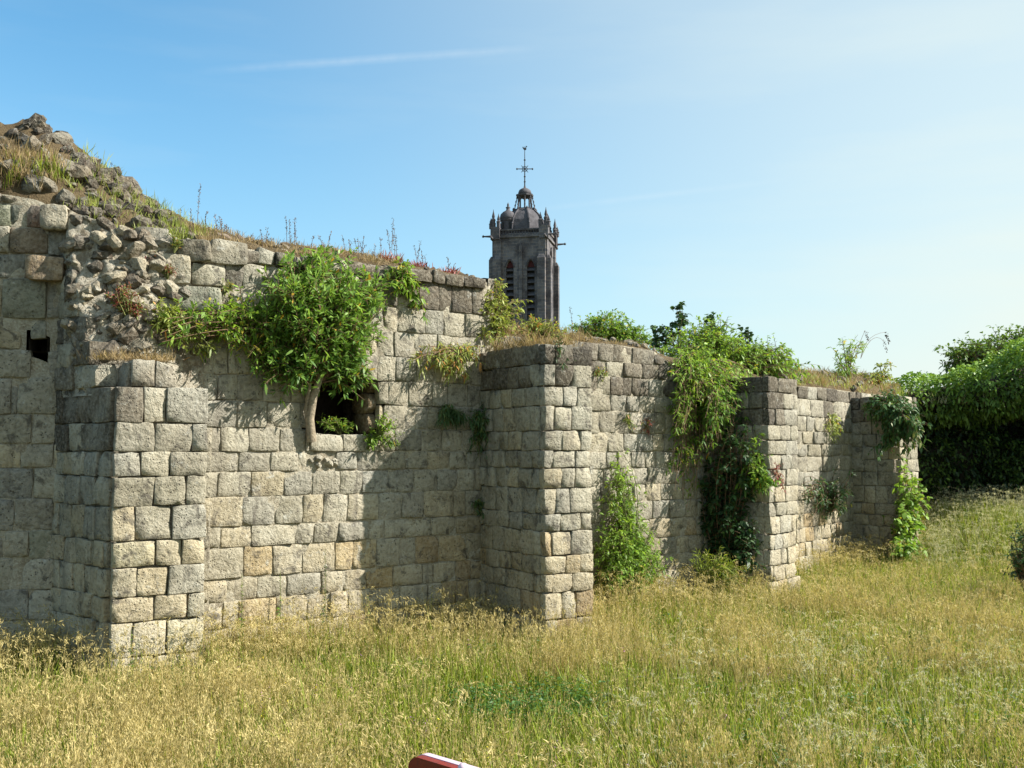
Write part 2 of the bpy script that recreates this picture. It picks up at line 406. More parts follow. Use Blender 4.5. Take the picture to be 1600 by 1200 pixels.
def core(face, parent, u0, u1, edge, crest, thick, name='mortar_core', rec=.017, amp=.022, mound=.06, hole=None, dc=.6, mat='mortar', zb=-.9, du=.06, back=None):
    """the wall's mortared body: recessed front, lumpy top from edge height (front) to crest height, back"""
    nu = max(2, int((u1-u0)/du)); nf = 40; nm = 16
    V = []; rows = nf+nm+2
    for i in range(nu+1):
        u = u0+(u1-u0)*i/nu; e, c = edge(u), crest(u); col_ = []
        for j in range(nf+1):
            z = zb+(e-zb)*j/nf
            nz = noise.fractal(Vector((face.A.x+u*7, z*7, 3.3)), .8, 2, 4)
            col_.append(face.pt(u, z, -rec+amp*nz))
        for j in range(1, nm+1):
            d = thick*j/nm; f = min(1, d/dc)**.75
            nz = noise.fractal(Vector((face.A.x+u*4, d*4, 8.1+z)), .8, 2, 4)
            z2 = e+(c-e)*f+mound*nz*min(1, j/3)
            if d > thick*.7: z2 -= (d/thick-.7)*.5
            col_.append(face.pt(u, z2, -rec-d))
        col_.append(face.pt(u, zb if back is None else back, -rec-thick))
        V += [tuple(p) for p in col_]
    Q = []
    for i in range(nu):
        for j in range(rows-1):
            a = i*rows+j
            if hole and j < nf:
                u = u0+(u1-u0)*(i+.5)/nu; z = (V[a][2]+V[a+1][2])/2
                if hole(u, z): continue
            Q.append((a, a+rows, a+rows+1, a+1))
    me_faces = Q
    me = bpy.data.meshes.new(name)
    caps = [tuple(range(rows))[::-1][::-1], tuple((nu*rows+j) for j in range(rows))[::-1]]
    me.from_pydata(V, [], me_faces+caps)
    me.materials.append(M[mat]); me.materials.append(M['earth'])
    for p_, q_ in zip(me.polygons, me_faces):
        if q_[0] % rows >= nf: p_.material_index = 1
    for p in me.polygons: p.use_smooth = len(p.vertices) < 8
    L = wloc(parent) if parent else Vector((0, 0, 0))
    for v in me.vertices: v.co -= L
    o = link(name, me, M[mat]); 
    if parent: o.parent = parent
    return o

# rubble stone shapes (shared)
RUB = []
for k in range(10):
    bm = bmesh.new(); bmesh.ops.create_icosphere(bm, subdivisions=2, radius=.5)
    sd_ = Vector((k*7.3, 1.1, 2.2)); sx, sy, sz = random.uniform(.8, 1.25), random.uniform(.7, 1), random.uniform(.55, .85)
    for v in bm.verts:
        d = 1+.45*noise.noise(v.co*2.2+sd_)+.22*noise.noise(v.co*5+sd_)
        c = v.co*d
        c = Vector((max(-.42, min(.42, c.x)), max(-.4, min(.4, c.y)), max(-.36, min(.36, c.z))))
        v.co = Vector((c.x*sx, c.y*sy, c.z*sz))
    me = bpy.data.meshes.new('rubble_stone'); bm.to_mesh(me); bm.free(); me.materials.append(M['rubble']); RUB.append(me)
def rubble(P, size, parent, color=None, name='rubble_stone'):
    o = link(name, random.choice(RUB), None, parent, P)
    o.rotation_euler = (random.uniform(-.9, .9), random.uniform(-.9, .9), random.uniform(0, 6.28))
    o.scale = (size*random.uniform(.8, 1.3), size*random.uniform(.8, 1.2), size*random.uniform(.7, 1.1))
    c = color or random.choice(GREY+CREAM); k = random.uniform(.75, 1.1); o.color = (c[0]*k, c[1]*k, c[2]*k, 1); return o

# ------------------------------------------------------------------ ground
def sm(t): t = max(0., min(1., t)); return t*t*(3-2*t)
def ground_z(x, y):
    z = -.34+.95*sm((y-17.5)/6)*sm((x-7.6)/3.2)
    z += .05*noise.noise(Vector((x*.35, y*.35, 0)))+.02*noise.noise(Vector((x*1.3, y*1.3, 5)))
    return z
xs = np.concatenate([[-3000, -900, -300, -120, -60, -35], np.arange(-24, 30.1, .6), [38, 60, 120, 300, 900, 3000]])
ysg = np.concatenate([[-3000, -900, -300, -100, -40, -15], np.arange(-6, 36.1, .6), [45, 60, 90, 150, 300, 900, 4000]])
V = [(x, y, ground_z(x, y) if abs(x) < 40 and -20 < y < 60 else (-.34 if x < 40 else .3)) for y in ysg for x in xs]
nxg = len(xs); Q = [(j*nxg+i, j*nxg+i+1, (j+1)*nxg+i+1, (j+1)*nxg+i) for j in range(len(ysg)-1) for i in range(nxg-1)]
tag(link('ground', mesh_np('ground', V, quads=Q, smooth=True), M['soil']), kind='structure')
# raised earth terrace that the wall retains
TZ = 3.25
tp = [(-12, 12.2), (-5, 12.9), (-1.6, 14.6), (2.4, 17.8), (6.4, 22.6), (9.2, 26.4), (15, 27.6), (30, 29), (60, 34), (60, 70), (-12, 70)]
mb = MB(); n_ = len(tp)
mb.add([(x, y, -1.) for x, y in tp]+[(x, y, TZ) for x, y in tp], [tuple(range(n_, 2*n_))]+[(k, (k+1) % n_, n_+(k+1) % n_, n_+k) for k in range(n_)])
tag(mb.build('earth_terrace', M['earth']), kind='structure')

# ------------------------------------------------------------------ walls
WG, BG = 'bays of the ruined stone wall', 'buttresses of the ruined stone wall'
wall0 = thing('stone_wall', tuple(W0.pt(4.2, 0)), 'tall left end of the ruined wall with big pale blocks and a crumbling rubble crest', 'wall', WG)
wall1 = thing('stone_wall', tuple(W1.pt(1.9, 0)), 'main sunlit wall bay of squared stones with the dark window opening under the big bush', 'wall', WG)
wall2 = thing('stone_wall', tuple(W2.pt(2.4, 0)), 'lower wall bay of squared stones right of the second buttress with a green shrub at its foot', 'wall', WG)
wall3 = thing('stone_wall', tuple(W3.pt(3.6, 0)), 'farthest wall bay between the two distant narrow buttresses', 'wall', WG)

# W0: left bay
e0 = W0.prof([(-400, 300), (-60, 298), (0, 302), (60, 312), (90, 330), (130, 345), (200, 372), (260, 385), (325, 385)])
c0 = W0.prof([(-400, 180), (-60, 186), (0, 196), (40, 190), (75, 200), (110, 225), (150, 255), (200, 290), (240, 322), (290, 348), (330, 366), (360, 372)], .9)
hu, hz = W0.hit(60, 541)
HOLE0 = lambda u, z: abs(u-hu) < .14 and abs(z-hz) < .16
core(W0, wall0, 0, W0.L+.05, e0, c0, 1.7, dc=.9, mound=.10, amp=.03, hole=HOLE0)
ys0 = [300, 318, 355, 397, 436, 497, 546, 590, 647, 693, 731, 779, 829, 872, 922, 970, 1025, 1070]
j0 = [[0, 28, 50, 85, 110], [-45, 18, 40, 84, 112], [-25, 16, 75, 118], [-45, 0, 38, 98], [-60, 4, 73, 98, 125], [-45, -20, 32, 98, 120], [-30, 49, 72, 97], [-40, 17, 27, 90], [-30, 50, 92],
      [-20, 32, 84], [-35, 52, 90], [-10, 22, 84], [-25, 5, 45, 85], [-20, 35, 85], None, None, None]
def col0(u, z):
    r = random.random()
    if z > 4.75: return tuple(x*random.uniform(.9, 1.5) for x in random.choice(DARK))+(1,)
    if z > 3.9: b = random.choice(GREY+[(.33, .27, .21), (.38, .33, .26)])
    else: b = random.choice(GREY+CREAM[:2]+[(.36, .37, .31)])
    k = random.uniform(.8, 1.02); return (b[0]*k, b[1]*k, b[2]*k, 1)
masonry(W0, wall0, 40, ys0, j0, 0.2, W0.hit(125, 500)[0], top=e0, wrange=(.35, .62), col=col0, skip=lambda u, z, w: abs(u-hu) < .1 and abs(z-hz) < .2)
ha, hb_ = W0.hit(49, 500)[0], W0.hit(72, 500)[0]
stone(W0, [(ha, W0.hit(40, 530)[1]), (hb_, W0.hit(40, 530)[1]), (hb_, W0.hit(40, 497)[1]), (ha, W0.hit(40, 497)[1])], wall0, (.33, .33, .29, 1))
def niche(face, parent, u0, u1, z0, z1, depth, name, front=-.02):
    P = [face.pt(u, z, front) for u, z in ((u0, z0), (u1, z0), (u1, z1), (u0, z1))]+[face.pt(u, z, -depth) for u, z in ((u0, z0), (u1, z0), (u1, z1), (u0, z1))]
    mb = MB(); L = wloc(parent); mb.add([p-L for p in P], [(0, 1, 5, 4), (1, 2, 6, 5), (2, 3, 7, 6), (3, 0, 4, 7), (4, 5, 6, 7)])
    o = mb.build(name, M['painted_shade']); o.parent = parent; return o
niche(W0, wall0, ha-.02, hb_+.02, W0.hit(40, 549)[1], W0.hit(40, 526)[1], .5, 'putlog_hole', 0.)

# W1: main bay with the window opening
e1 = W1.prof([(300, 385), (325, 382), (400, 390), (470, 402), (560, 412), (640, 420), (700, 428), (757, 440), (800, 446)])
c1p = W1.prof([(330, 358), (360, 366), (400, 378), (460, 384), (520, 390), (560, 398), (600, 402), (625, 412), (660, 421), (700, 428), (757, 438)], .7)
u757 = W1.L+.12
oL, oR = W1.hit(487, 640)[0], W1.hit(592, 640)[0]; oB, oT = W1.hit(540, 678)[1], W1.hit(540, 588)[1]
OPEN = lambda u, z: oL-.02 < u < oR+.02 and oB-.03 < z < oT+.02
core(W1, wall1, -.1, u757, e1, c1p, 1.5, dc=.7, mound=.05, hole=lambda u, z: oL-.10 < u < oR+.08 and oB-.09 < z < oT+.08)
rows1 = [  # bed heights read at column 325 (perspective carries them along the wall)
 (372, 405), (405, 452), (452, 496), (496, 540), (540, 583), (583, 625), (625, 667), (667, 706), (706, 738), (738, 778), (778, 825), (825, 858), (858, 907), (907, 943), (943, 985), (985, 1025), (1025, 1068)]
J1 = [[325, 345, 402, 428, 470, 500, 540, 585, 630, 673, 694, 722, 757],
      [325, 352, 380, 412, 450, 485, 520, 560, 597, 622, 655, 685, 706, 738, 757],
      [325, 360, 392, 430, 470, 505, 545, 600, 621, 664, 693, 727, 757],
      [325, 342, 385, 420, 462, 500, 540, 573, 590, 615, 648, 683, 712, 757],
      [325, 355, 398, 436, 470, 512, 548, 590, 618, 650, 682, 715, 757],
      [325, 340, 372, 412, 455, 487, 592, 606, 638, 675, 700, 730, 752],
      [325, 370, 418, 470, 487, 592, 600, 632, 668, 705, 735, 752],
      [325, 345, 389, 437, 478, 484, 536, 597, 617, 660, 690, 722, 752],
      [325, 372, 422, 466, 479, 526, 558, 590, 634, 668, 702, 730, 752],
      [325, 340, 392, 445, 488, 530, 566, 607, 647, 683, 714, 743, 752],
      [325, 378, 429, 473, 505, 543, 591, 627, 662, 708, 726, 752],
      [325, 345, 393, 460, 490, 529, 576, 601, 673, 712, 752],
      [325, 380, 426, 472, 523, 552, 588, 624, 649, 686, 728, 752],
      [325, 355, 402, 448, 502, 536, 572, 614, 660, 677, 712, 735, 752],
      [325, 348, 373, 430, 480, 515, 545, 590, 625, 668, 690, 715, 733, 752], None, None]
OCH1 = {(12, 1), (12, 4), (12, 5), (13, 6), (12, 9), (14, 2)}
GRY1 = {(11, 3), (10, 2), (10, 6), (10, 7), (9, 6)}
def top1(u): return e1(u)
for k, (ya, yb) in enumerate(rows1):
    zt, zb = W1.hit(325, ya)[1], W1.hit(325, yb)[1]
    js = J1[k]
    ym_at = lambda px: None
    if js is None: us = fill_row(-.05, W1.L+.05, .3, .46)
    else:
        us = []
        for p in js:
            # the course mid height at this column
            zmid = (zt+zb)/2; lo, hi = 200., 1150.
            for _ in range(30):
                mid = (lo+hi)/2
                if W1.hit(p, mid)[1] > zmid: lo = mid
                else: hi = mid
            us.append(W1.hit(p, mid)[0])
        us[0] = -.05
    for i in range(len(us)-1):
        a, b = us[i], us[i+1]; um, zm = (a+b)/2, (zt+zb)/2
        if OPEN(um, zm) and oL-.1 < a and b < oR+.1: continue
        if k == 7 and a > oL-.08 and b < oR+.08: tt = oB
        else: tt = None
        if zb > e1(um)-.05: continue
        t0, t1 = min(zt, e1(a)+.02), min(zt, e1(b)+.02)
        if k == 0: t0, t1 = e1(a)+random.uniform(-.03, .04), e1(b)+random.uniform(-.03, .04)
        elif k == 1 and um > W1.hit(600, 430)[0]: t0, t1 = e1(a)+random.uniform(-.02, .02), e1(b)+random.uniform(-.02, .02)
        if tt: t0 = t1 = tt
        if t0-zb < .07 or t1-zb < .07: continue
        if k == 8 and 479 <= J1[8][i] < 526:       # patched with small rubble
            for q in range(7):
                P = W1.on(random.uniform(485, 526), random.uniform(712, 737), .0); rubble(P, random.uniform(.08, .14), wall1, (.5, .48, .42))
            continue
        c = pick(zm, e1(um))
        if (k, i) in OCH1: c = random.choice(OCHRE)+(1,)
        elif (k, i) in GRY1: c = random.choice(GREY)+(1,)
        stone(W1, [(a, zb), (b, zb), (b, t1), (a, t0)], wall1, c, out=random.uniform(-.008, .010)+(.05 if k == 0 else 0), gap=.0045*random.uniform(.8, 1.8), rough=.018 if k < 2 else .009)
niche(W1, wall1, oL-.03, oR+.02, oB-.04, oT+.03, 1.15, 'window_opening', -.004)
# jamb blocks of the opening (right reveal) and its worn brown edge
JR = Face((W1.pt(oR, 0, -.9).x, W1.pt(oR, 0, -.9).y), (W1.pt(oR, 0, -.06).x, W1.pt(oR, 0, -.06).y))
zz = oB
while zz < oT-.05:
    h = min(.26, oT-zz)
    stone(JR, [(0, zz), (.42, zz), (.42, zz+h), (0, zz+h)], wall1, (.07, .055, .04, 1), out=.05, depth=.06)  # inner blocks coloured near black for the shade deep in the recess
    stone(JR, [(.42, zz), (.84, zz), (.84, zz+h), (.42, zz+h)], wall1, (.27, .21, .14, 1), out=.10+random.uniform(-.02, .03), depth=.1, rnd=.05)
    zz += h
# return end of the high bay
E1 = Face((W1.pt(u757, 0, .0).x, W1.pt(u757, 0, .0).y), (W1.pt(u757, 0, -1.4).x, W1.pt(u757, 0, -1.4).y))
zz = 3.5
while zz < e1(W1.L)-.1:
    for a in (0, .45, .9): stone(E1, [(a, zz), (a+.45, zz), (a+.45, zz+.26), (a, zz+.26)], wall1, pick(zz, e1(W1.L)), out=.04)
    zz += .26

# W2
e2 = W2.prof([(700, 520), (780, 524), (900, 533), (922, 536), (960, 538), (1022, 548), (1045, 570), (1080, 580), (1150, 592)])
c2p = W2.prof([(700, 505), (780, 515), (860, 527), (925, 531), (1000, 540), (1050, 560), (1100, 575), (1160, 588)], .6)
core(W2, wall2, 0, W2.L+.02, e2, c2p, 1.3, mound=.05)
ys2 = [536, 565, 589, 617, 643, 677, 706, 732, 758, 785, 815, 846, 874, 900, 925, 950, 980, 1010]
j2 = [[934, 957, 988, 1022, 1045], [896, 921, 947, 974, 1003, 1029, 1046], [921, 934, 953, 972, 988, 1014, 1037, 1060], [921, 954, 979, 1000, 1023, 1048], [921, 936, 960, 983, 1004, 1022, 1040, 1060],
      [921, 950, 975, 995, 1020, 1038, 1060], [921, 947, 965, 986, 1008, 1025, 1046], [921, 944, 970, 992, 1012, 1050], None, None, [921, 950, 980, 1015, 1047, 1070], None, None, None, None]
masonry(W2, wall2, 960, ys2, j2, .2, W2.L, top=e2, wrange=(.26, .4), darktop=e2)
# W3
e3 = W3.prof([(1150, 590), (1200, 595), (1245, 603), (1290, 606), (1330, 612), (1400, 620)])
c3p = W3.prof([(1150, 578), (1200, 580), (1250, 584), (1300, 585), (1350, 588), (1410, 600)], .7)
core(W3, wall3, -.05, W3.L+3.0, e3, c3p, 1.2, mound=.06)
ys3 = [604, 626, 652, 675, 694, 713, 736, 757, 778, 799, 820, 841, 862, 884, 908, 932]
j3 = [[1245, 1262, 1277, 1291, 1308, 1326], [1245, 1266, 1287, 1303, 1318], [1245, 1260, 1273, 1289, 1306, 1322], [1245, 1254, 1270, 1290, 1305, 1320], [1245, 1262, 1283, 1300, 1316], [1245, 1262, 1284, 1301, 1320]]
masonry(W3, wall3, 1290, ys3, j3, W3.hit(1205, 700)[0], W3.L+1.1, top=e3, wrange=(.3, .45), darktop=e3)

# ------------------------------------------------------------------ buttresses
def buttress_core(parent, FF, FS, zt_front, zt_back, name='mortar_core'):
    """body between front face, left side and the wall behind; slightly recessed, rough top"""
    r = .05
    a = FF.pt(r, 0, -r-.02); b = FF.pt(FF.L-r, 0, -r-.02); back = .35
    c = FS.pt(-back, 0, -r); din = (FS.pt(0, 0)-FS.pt(FS.L, 0)).normalized()
    d = b+(c-a)
    n = 9; V = []; Q = []
    for i in range(n+1):
        for j in range(n+1):
            s, t = i/n, j/n
            p = a*(1-s)*(1-t)+b*s*(1-t)+d*s*t+c*(1-s)*t
            z = zt_front*(1-t)+zt_back*t+.05*noise.noise(Vector((p.x*5, p.y*5, 1)))
            V.append((p.x, p.y, z))
    for i in range(n):
        for j in range(n):
            k = i*(n+1)+j; Q.append((k, k+n+1, k+n+2, k+1))
    ring = [i*(n+1) for i in range(n+1)]+[n*(n+1)+j for j in range(1, n+1)]+[i*(n+1)+n for i in range(n-1, -1, -1)]+[j for j in range(n-1, 0, -1)]
    o0 = len(V)
    for k in ring: V.append((V[k][0], V[k][1], -.9))
    for k in range(len(ring)): Q.append((ring[k], o0+k, o0+(k+1) % len(ring), ring[(k+1) % len(ring)]))
    L = wloc(parent); V = [(x-L.x, y-L.y, z-L.z) for x, y, z in V]
    o = link(name, mesh_np(name, V, quads=Q), M['mortar']); o.parent = parent; return o
def buttress(loc, label, FF, FS, ref, ys, jf, side_ref_rows=None, top=None, wr=(.24, .36), tops=(None, None), n_side=None, tc_=None, right=True):
    b = thing('stone_buttress', tuple(loc), label, 'buttress', BG)
    zs = [FF.hit(ref, y)[1] for y in ys]
    tp_ = zs[0] if tc_ is None else tc_
    buttress_core(b, FF, FS, zs[0]-.05, zs[0]-.02)
    dt = (lambda u: tp_)
    pale = (lambda u, z: tuple(min(.62, c*1.2) for c in pick(z, tp_)[:3])+(1,)) if FF is B1F else None
    masonry(FF, b, ref, ys, jf, 0, FF.L, darktop=dt, col=pale)
    # left side: the same beds, blocks kept behind the corner blocks
    for k in range(len(zs)-1):
        us = fill_row(-.15, FS.L-.10, *wr)
        if k % 2: us = [-.15]+[min(FS.L-.10, u+.14) for u in us[1:-1]]+[FS.L-.10]
        for a, c in zip(us[:-1], us[1:]):
            if c-a < .06: continue
            cc = pick((zs[k]+zs[k+1])/2, tp_) if k > 1 or random.random() < .1 else random.choice(DARK)+(1,)
            stone(FS, [(a, zs[k+1]), (c, zs[k+1]), (c, zs[k]), (a, zs[k])], b, cc, out=random.uniform(-.01, .012))
    if right:
        RF = Face((FF.B.x, FF.B.y), (FF.B.x-(FF.pt(0, 0)-FS.pt(0, 0)).x, FF.B.y-(FF.pt(0, 0)-FS.pt(0, 0)).y))
        for k in range(len(zs)-1):
            us = fill_row(.10, RF.L+.1, *wr)
            for a, c in zip(us[:-1], us[1:]):
                stone(RF, [(a, zs[k+1]), (c, zs[k+1]), (c, zs[k]), (a, zs[k])], b, pick((zs[k]+zs[k+1])/2, tp_), out=random.uniform(-.01, .012), name='stone')
    # top bed, seen only from above: flat lichen-dark slabs
    return b, zs
b1, z1 = buttress(B1F.pt(.4, 0, -.4), 'nearest buttress of pale squared stones with dry grass and rubble on its broken head', B1F, B1S, 183,
    [603, 660, 706, 745, 792, 847, 889, 935, 975, 1030, 1070, 1115],
    [[183, 224, 260, 325], [183, 242, 300, 325], [183, 219, 266, 325], [183, 240, 290, 325], [183, 211, 268, 325], [183, 242, 285, 325], [183, 214, 262, 325], [180, 240, 292, 325], [180, 207, 260, 325], [180, 240, 290, 325], None], tc_=B1F.hit(183, 603)[1]+.3)
b2, z2 = buttress(B2F.pt(.3, 0, -.5), 'second buttress of grey squared stones with a weed grown head below the distant tower', B2F, B2S, 850,
    [536, 568, 603, 634, 673, 704, 732, 764, 804, 831, 870, 899, 928, 970, 1010, 1050],
    [[850, 868, 895, 922], [850, 868, 895, 922], [850, 880, 902, 922], [850, 866, 893, 922], [850, 878, 907, 922], [850, 865, 899, 922], [850, 877, 898, 922], [850, 869, 890, 922], [850, 876, 907, 922], [850, 863, 892, 922], [850, 884, 906, 922], [850, 863, 894, 922], [850, 878, 900, 922], [850, 870, 900, 922], None])
b3, z3 = buttress(B3F.pt(.4, 0, -.5), 'third narrow buttress of pale stones with dark shaded side right of the hanging creeper', B3F, B3S, 1200,
    [588, 612, 638, 664, 688, 711, 734, 760, 786, 808, 836, 860, 886, 910, 940, 970],
    [[1200, 1215, 1245], [1200, 1224, 1245], [1200, 1212, 1226, 1245], [1200, 1219, 1236, 1245], [1200, 1211, 1228, 1245], [1200, 1221, 1235, 1245], [1200, 1220, 1228, 1245], [1200, 1211, 1226, 1245], [1200, 1211, 1229, 1245], [1200, 1220, 1235, 1245], [1200, 1210, 1223, 1245], [1200, 1220, 1231, 1245], [1200, 1209, 1227, 1245], [1200, 1215, 1230, 1245], None])
b4, z4 = buttress(B4F.pt(.4, 0, -.5), 'last and farthest buttress half covered by ivy beside the dark hedge', B4F, B4S, 1405,
    [618, 638, 658, 678, 698, 718, 738, 760, 788, 806, 824, 845, 866, 890, 915], [None]*14)
# stepped-back cap course on the first buttress (dark, lichened), front face 212-285
cap = [Face((B1F.pt(.17, 0, -.10).x, B1F.pt(.17, 0, -.10).y), (B1F.pt(.62, 0, -.10).x, B1F.pt(.62, 0, -.10).y))]
CF = cap[0]; zt = B1F.hit(240, 561)[1]; zb_ = z1[0]
L_ = CF.L
stone(CF, [(0, zb_), (.23, zb_), (.23, zt), (0, zt)], b1, (.36, .33, .28, 1), depth=.3)
stone(CF, [(.23, zb_), (L_, zb_), (L_-.04, zt-.06), (.23, zt)], b1, (.33, .31, .27, 1), depth=.3)
din = (B1S.pt(0, 0)-B1S.pt(B1S.L, 0)).normalized()
CS = Face(((CF.A+din*1.2).x, (CF.A+din*1.2).y), (CF.A.x, CF.A.y))
for a, c_ in ((0, .3), (.3, .62), (.62, .9), (.9, 1.13)):
    stone(CS, [(a, zb_), (c_, zb_), (c_, zt-random.uniform(0, .04)), (a, zt-random.uniform(0, .03))], b1, random.choice(DARK)+(1,), depth=.3, rough=.02)
# inner fill under the cap
mb = MB(); P4 = [CF.pt(.05, 0, -.08), CF.pt(L_-.03, 0, -.08), CF.pt(L_, 0, -.08)+din*1.2, CF.pt(.05, 0, -.08)+din*1.2]; L = wloc(b1)
mb.add([(p.x-L.x, p.y-L.y, zb_-.1-L.z) for p in P4]+[(p.x-L.x, p.y-L.y, zt-.05-L.z) for p in P4], [(4, 5, 6, 7), (0, 1, 5, 4), (1, 2, 6, 5), (2, 3, 7, 6), (3, 0, 4, 7)])
o = mb.build('rubble_fill', M['earth']); o.parent = b1

# broken rubble core of the first buttress, leaning back onto the wall (columns 100-330, rows 330-560)
F0 = W0
uL, uR = F0.hit(104, 520)[0], F0.hit(318, 430)[0]
zlo = zb_-.08
_sa, _sb = (B1S.A-W0.A).dot(W0.u), (B1S.B-W0.A).dot(W0.u); _db = (B1S.B-W0.A).dot(W0.n)
def rub_off(u, z):
    mxd = max(.0, (u-_sa)/(_sb-_sa)*_db)
    s = (u-uL)/(uR-uL); t = (z-zlo)/(4.75-zlo)
    o = .62*(1-max(0, min(1, t)))**1.1*(1-.35*s)+.12
    if s > .62: o *= max(0, 1-(s-.62)/.38)
    o = min(o, mxd)
    return o+.055*noise.fractal(Vector((u*5, z*5, 2)), .7, 2.1, 5)+.05*noise.noise(Vector((u*11, z*13, 9)))
nu, nz_ = 46, 46; V = []
ztop = lambda u: min(5.1, e0(u)+.05)
for i in range(nu+1):
    u = uL+(uR-uL)*i/nu
    for j in range(nz_+1):
        z = zlo+(ztop(u)-zlo)*j/nz_
        V.append(F0.pt(u, z, rub_off(u, z)))
o0 = len(V)
for j in range(nz_+1): z = zlo+(ztop(uL)-zlo)*j/nz_; V.append(F0.pt(uL, z, -.05))
Q = [(i*(nz_+1)+j, (i+1)*(nz_+1)+j, (i+1)*(nz_+1)+j+1, i*(nz_+1)+j+1) for i in range(nu) for j in range(nz_)]
Q += [(o0+j, j, j+1, o0+j+1) for j in range(nz_)]
m = newmat('pale_rubble_mortar'); g = G(m); P = wpos(g)
n1 = g.noise(P, 5, 7, .7, .4); n2 = g.noise(P, 26, 6, .7)
c = g.mix(g.ramp(n1, .38, .62), (.19, .16, .11), (.36, .32, .245)); c = g.mix(g.ramp(n2, .50, .40), (.44, .40, .32), c)
c = g.mix(g.math('MULTIPLY', g.ramp(g.noise(P, 3, 7, .7), .54, .62), .85), c, (.20, .16, .11))
g.out(c, .95, g.bump(g.math('ADD', n1, g.math('MULTIPLY', n2, .8)), .06, 1.0)); M['pale'] = m
L = wloc(b1); o = link('rubble_face', mesh_np('rubble_face', [(p.x-L.x, p.y-L.y, p.z-L.z) for p in V], quads=Q, smooth=True), M['pale']); o.parent = b1
# stones bedded in it
for k in range(290):
    px, py = random.uniform(104, 330), random.uniform(335, 552)
    u, v = F0.shifted(-.25).hit(px, py)
    if not (uL+.05 < u < uR and zlo < v < ztop(u)): continue
    big = random.random() < .25
    sz = random.uniform(.2, .32) if big else random.uniform(.05, .17)
    cc = random.choice([(.50, .46, .37), (.44, .40, .32), (.36, .33, .27), (.30, .27, .22), (.15, .13, .11), (.24, .21, .17), (.19, .16, .13)])
    rubble(F0.pt(u, v, rub_off(u, v)-.02), sz, b1, cc)
# squared blocks left on its broken left edge, on the line of the buttress side
z = z1[0]
while z < 4.3:
    h = random.uniform(.24, .3); w_ = max(.22, .95*(1-(z-z1[0])/1.7))
    for a_, c_ in ((-.1, w_*.45), (w_*.45, w_)):
        if c_-a_ > .08: stone(B1S, [(a_, z), (c_, z), (c_, z+h), (a_, z+h)], b1, random.choice(DARK+GREY[:2])+(1,), out=random.uniform(.0, .04), depth=.3, rough=.02)
    z += h
# larger weathered blocks at the right of the rubble (columns 210-330)
for (xa, xb, ya, yb, cc) in ((208, 262, 352, 395, (.36, .34, .30)), (222, 298, 395, 442, (.50, .46, .37)), (262, 345, 446, 484, (.42, .43, .36)), (275, 330, 372, 408, (.24, .22, .18)), (330, 386, 372, 410, (.30, .28, .23)), (300, 352, 410, 444, (.36, .34, .27)),
                             (60, 104, 318, 358, (.44, .40, .32)), (38, 98, 398, 438, (.40, .31, .22)), (250, 322, 486, 530, (.38, .37, .31))):
    Fx = W0.shifted(-.16)
    if xa > 298: Fx = W1.shifted(-.06)
    a, z0 = Fx.hit(xa, yb); b, _ = Fx.hit(xb, yb); z1_ = Fx.hit(xa, ya)[1]
    stone(Fx, [(a, z0), (b, z0), (b, z1_), (a, z1_)], wall0 if xa < 298 else wall1, cc+(1,), out=.0, depth=.3, rough=.022, rnd=.014)
# dark rubble crest of the left bay
for k in range(420):
    px = random.uniform(-480, 330); t = random.random()
    u = W0.hit(px, 300)[0]; d = .05+random.random()**1.3*1.1
    zc = e0(u)+(c0(u)-e0(u))*min(1, d/.9)**.75
    sz = random.choice([.1, .14, .18, .24, .32])*random.uniform(.8, 1.2)
    if px > 250: sz *= .6
    cc = random.choice([(.07, .065, .06), (.1, .09, .075), (.14, .12, .10), (.22, .19, .15), (.09, .07, .055), (.18, .165, .14)])
    rubble(W0.pt(u, zc-.02, -d), sz, wall0, cc)
for k in range(60):                                        # small stones along the top of the main bay
    u = random.uniform(.1, W1.L); d = random.uniform(.1, .8); zc = e1(u)+(c1p(u)-e1(u))*min(1, d/.7)**.75
    rubble(W1.pt(u, zc, -d), random.uniform(.06, .14), wall1, random.choice([(.22, .15, .11), (.26, .22, .17), (.16, .14, .12)]))
for k in range(40):
    px = random.uniform(1200, 1420); d = random.uniform(.0, .9); u = W3.hit(px, 600)[0]; zc = e3(u)+(c3p(u)-e3(u))*min(1, d/.6)**.75
    rubble(W3.pt(u, zc+.02, -d), random.uniform(.1, .28), wall3, random.choice([(.22, .19, .16), (.3, .27, .22), (.16, .14, .12)]))
for k in range(26):
    px = random.uniform(922, 1060); d = random.uniform(.1, .8); u = W2.hit(px, 540)[0]; zc = e2(u)+(c2p(u)-e2(u))*min(1, d/.6)**.75
    rubble(W2.pt(u, zc+.02, -d), random.uniform(.08, .2), wall2, random.choice([(.22, .19, .16), (.3, .27, .22)]))
#@@TOWER
# ------------------------------------------------------------------ church tower far behind the wall
TY = 124.; SC = TY/F
TX = at(820, 400, TY).x
def zz_(py): return at(820, py, TY).z
m = newmat('tower_stone'); g = G(m)
oc = g.n('ShaderNodeTexCoord').outputs['Object']
bk = g.n('ShaderNodeTexBrick'); mpn = g.n('ShaderNodeMapping'); mpn.inputs['Rotation'].default_value = (math.pi/2, 0, 0); g.l(oc, mpn.inputs[0]); g.l(mpn.outputs[0], bk.inputs[0])
bk.inputs['Color1'].default_value = (.155, .15, .16, 1); bk.inputs['Color2'].default_value = (.085, .085, .098, 1); bk.inputs['Mortar'].default_value = (.20, .18, .17, 1)  # bluish stone colour stands in for haze over the distance
bk.inputs['Scale'].default_value = 1; bk.inputs['Brick Width'].default_value = .8; bk.inputs['Row Height'].default_value = .38; bk.inputs['Mortar Size'].default_value = .035
n1 = g.noise(oc, .5, 7, .65); n2 = g.noise(oc, 2.2, 6, .7)
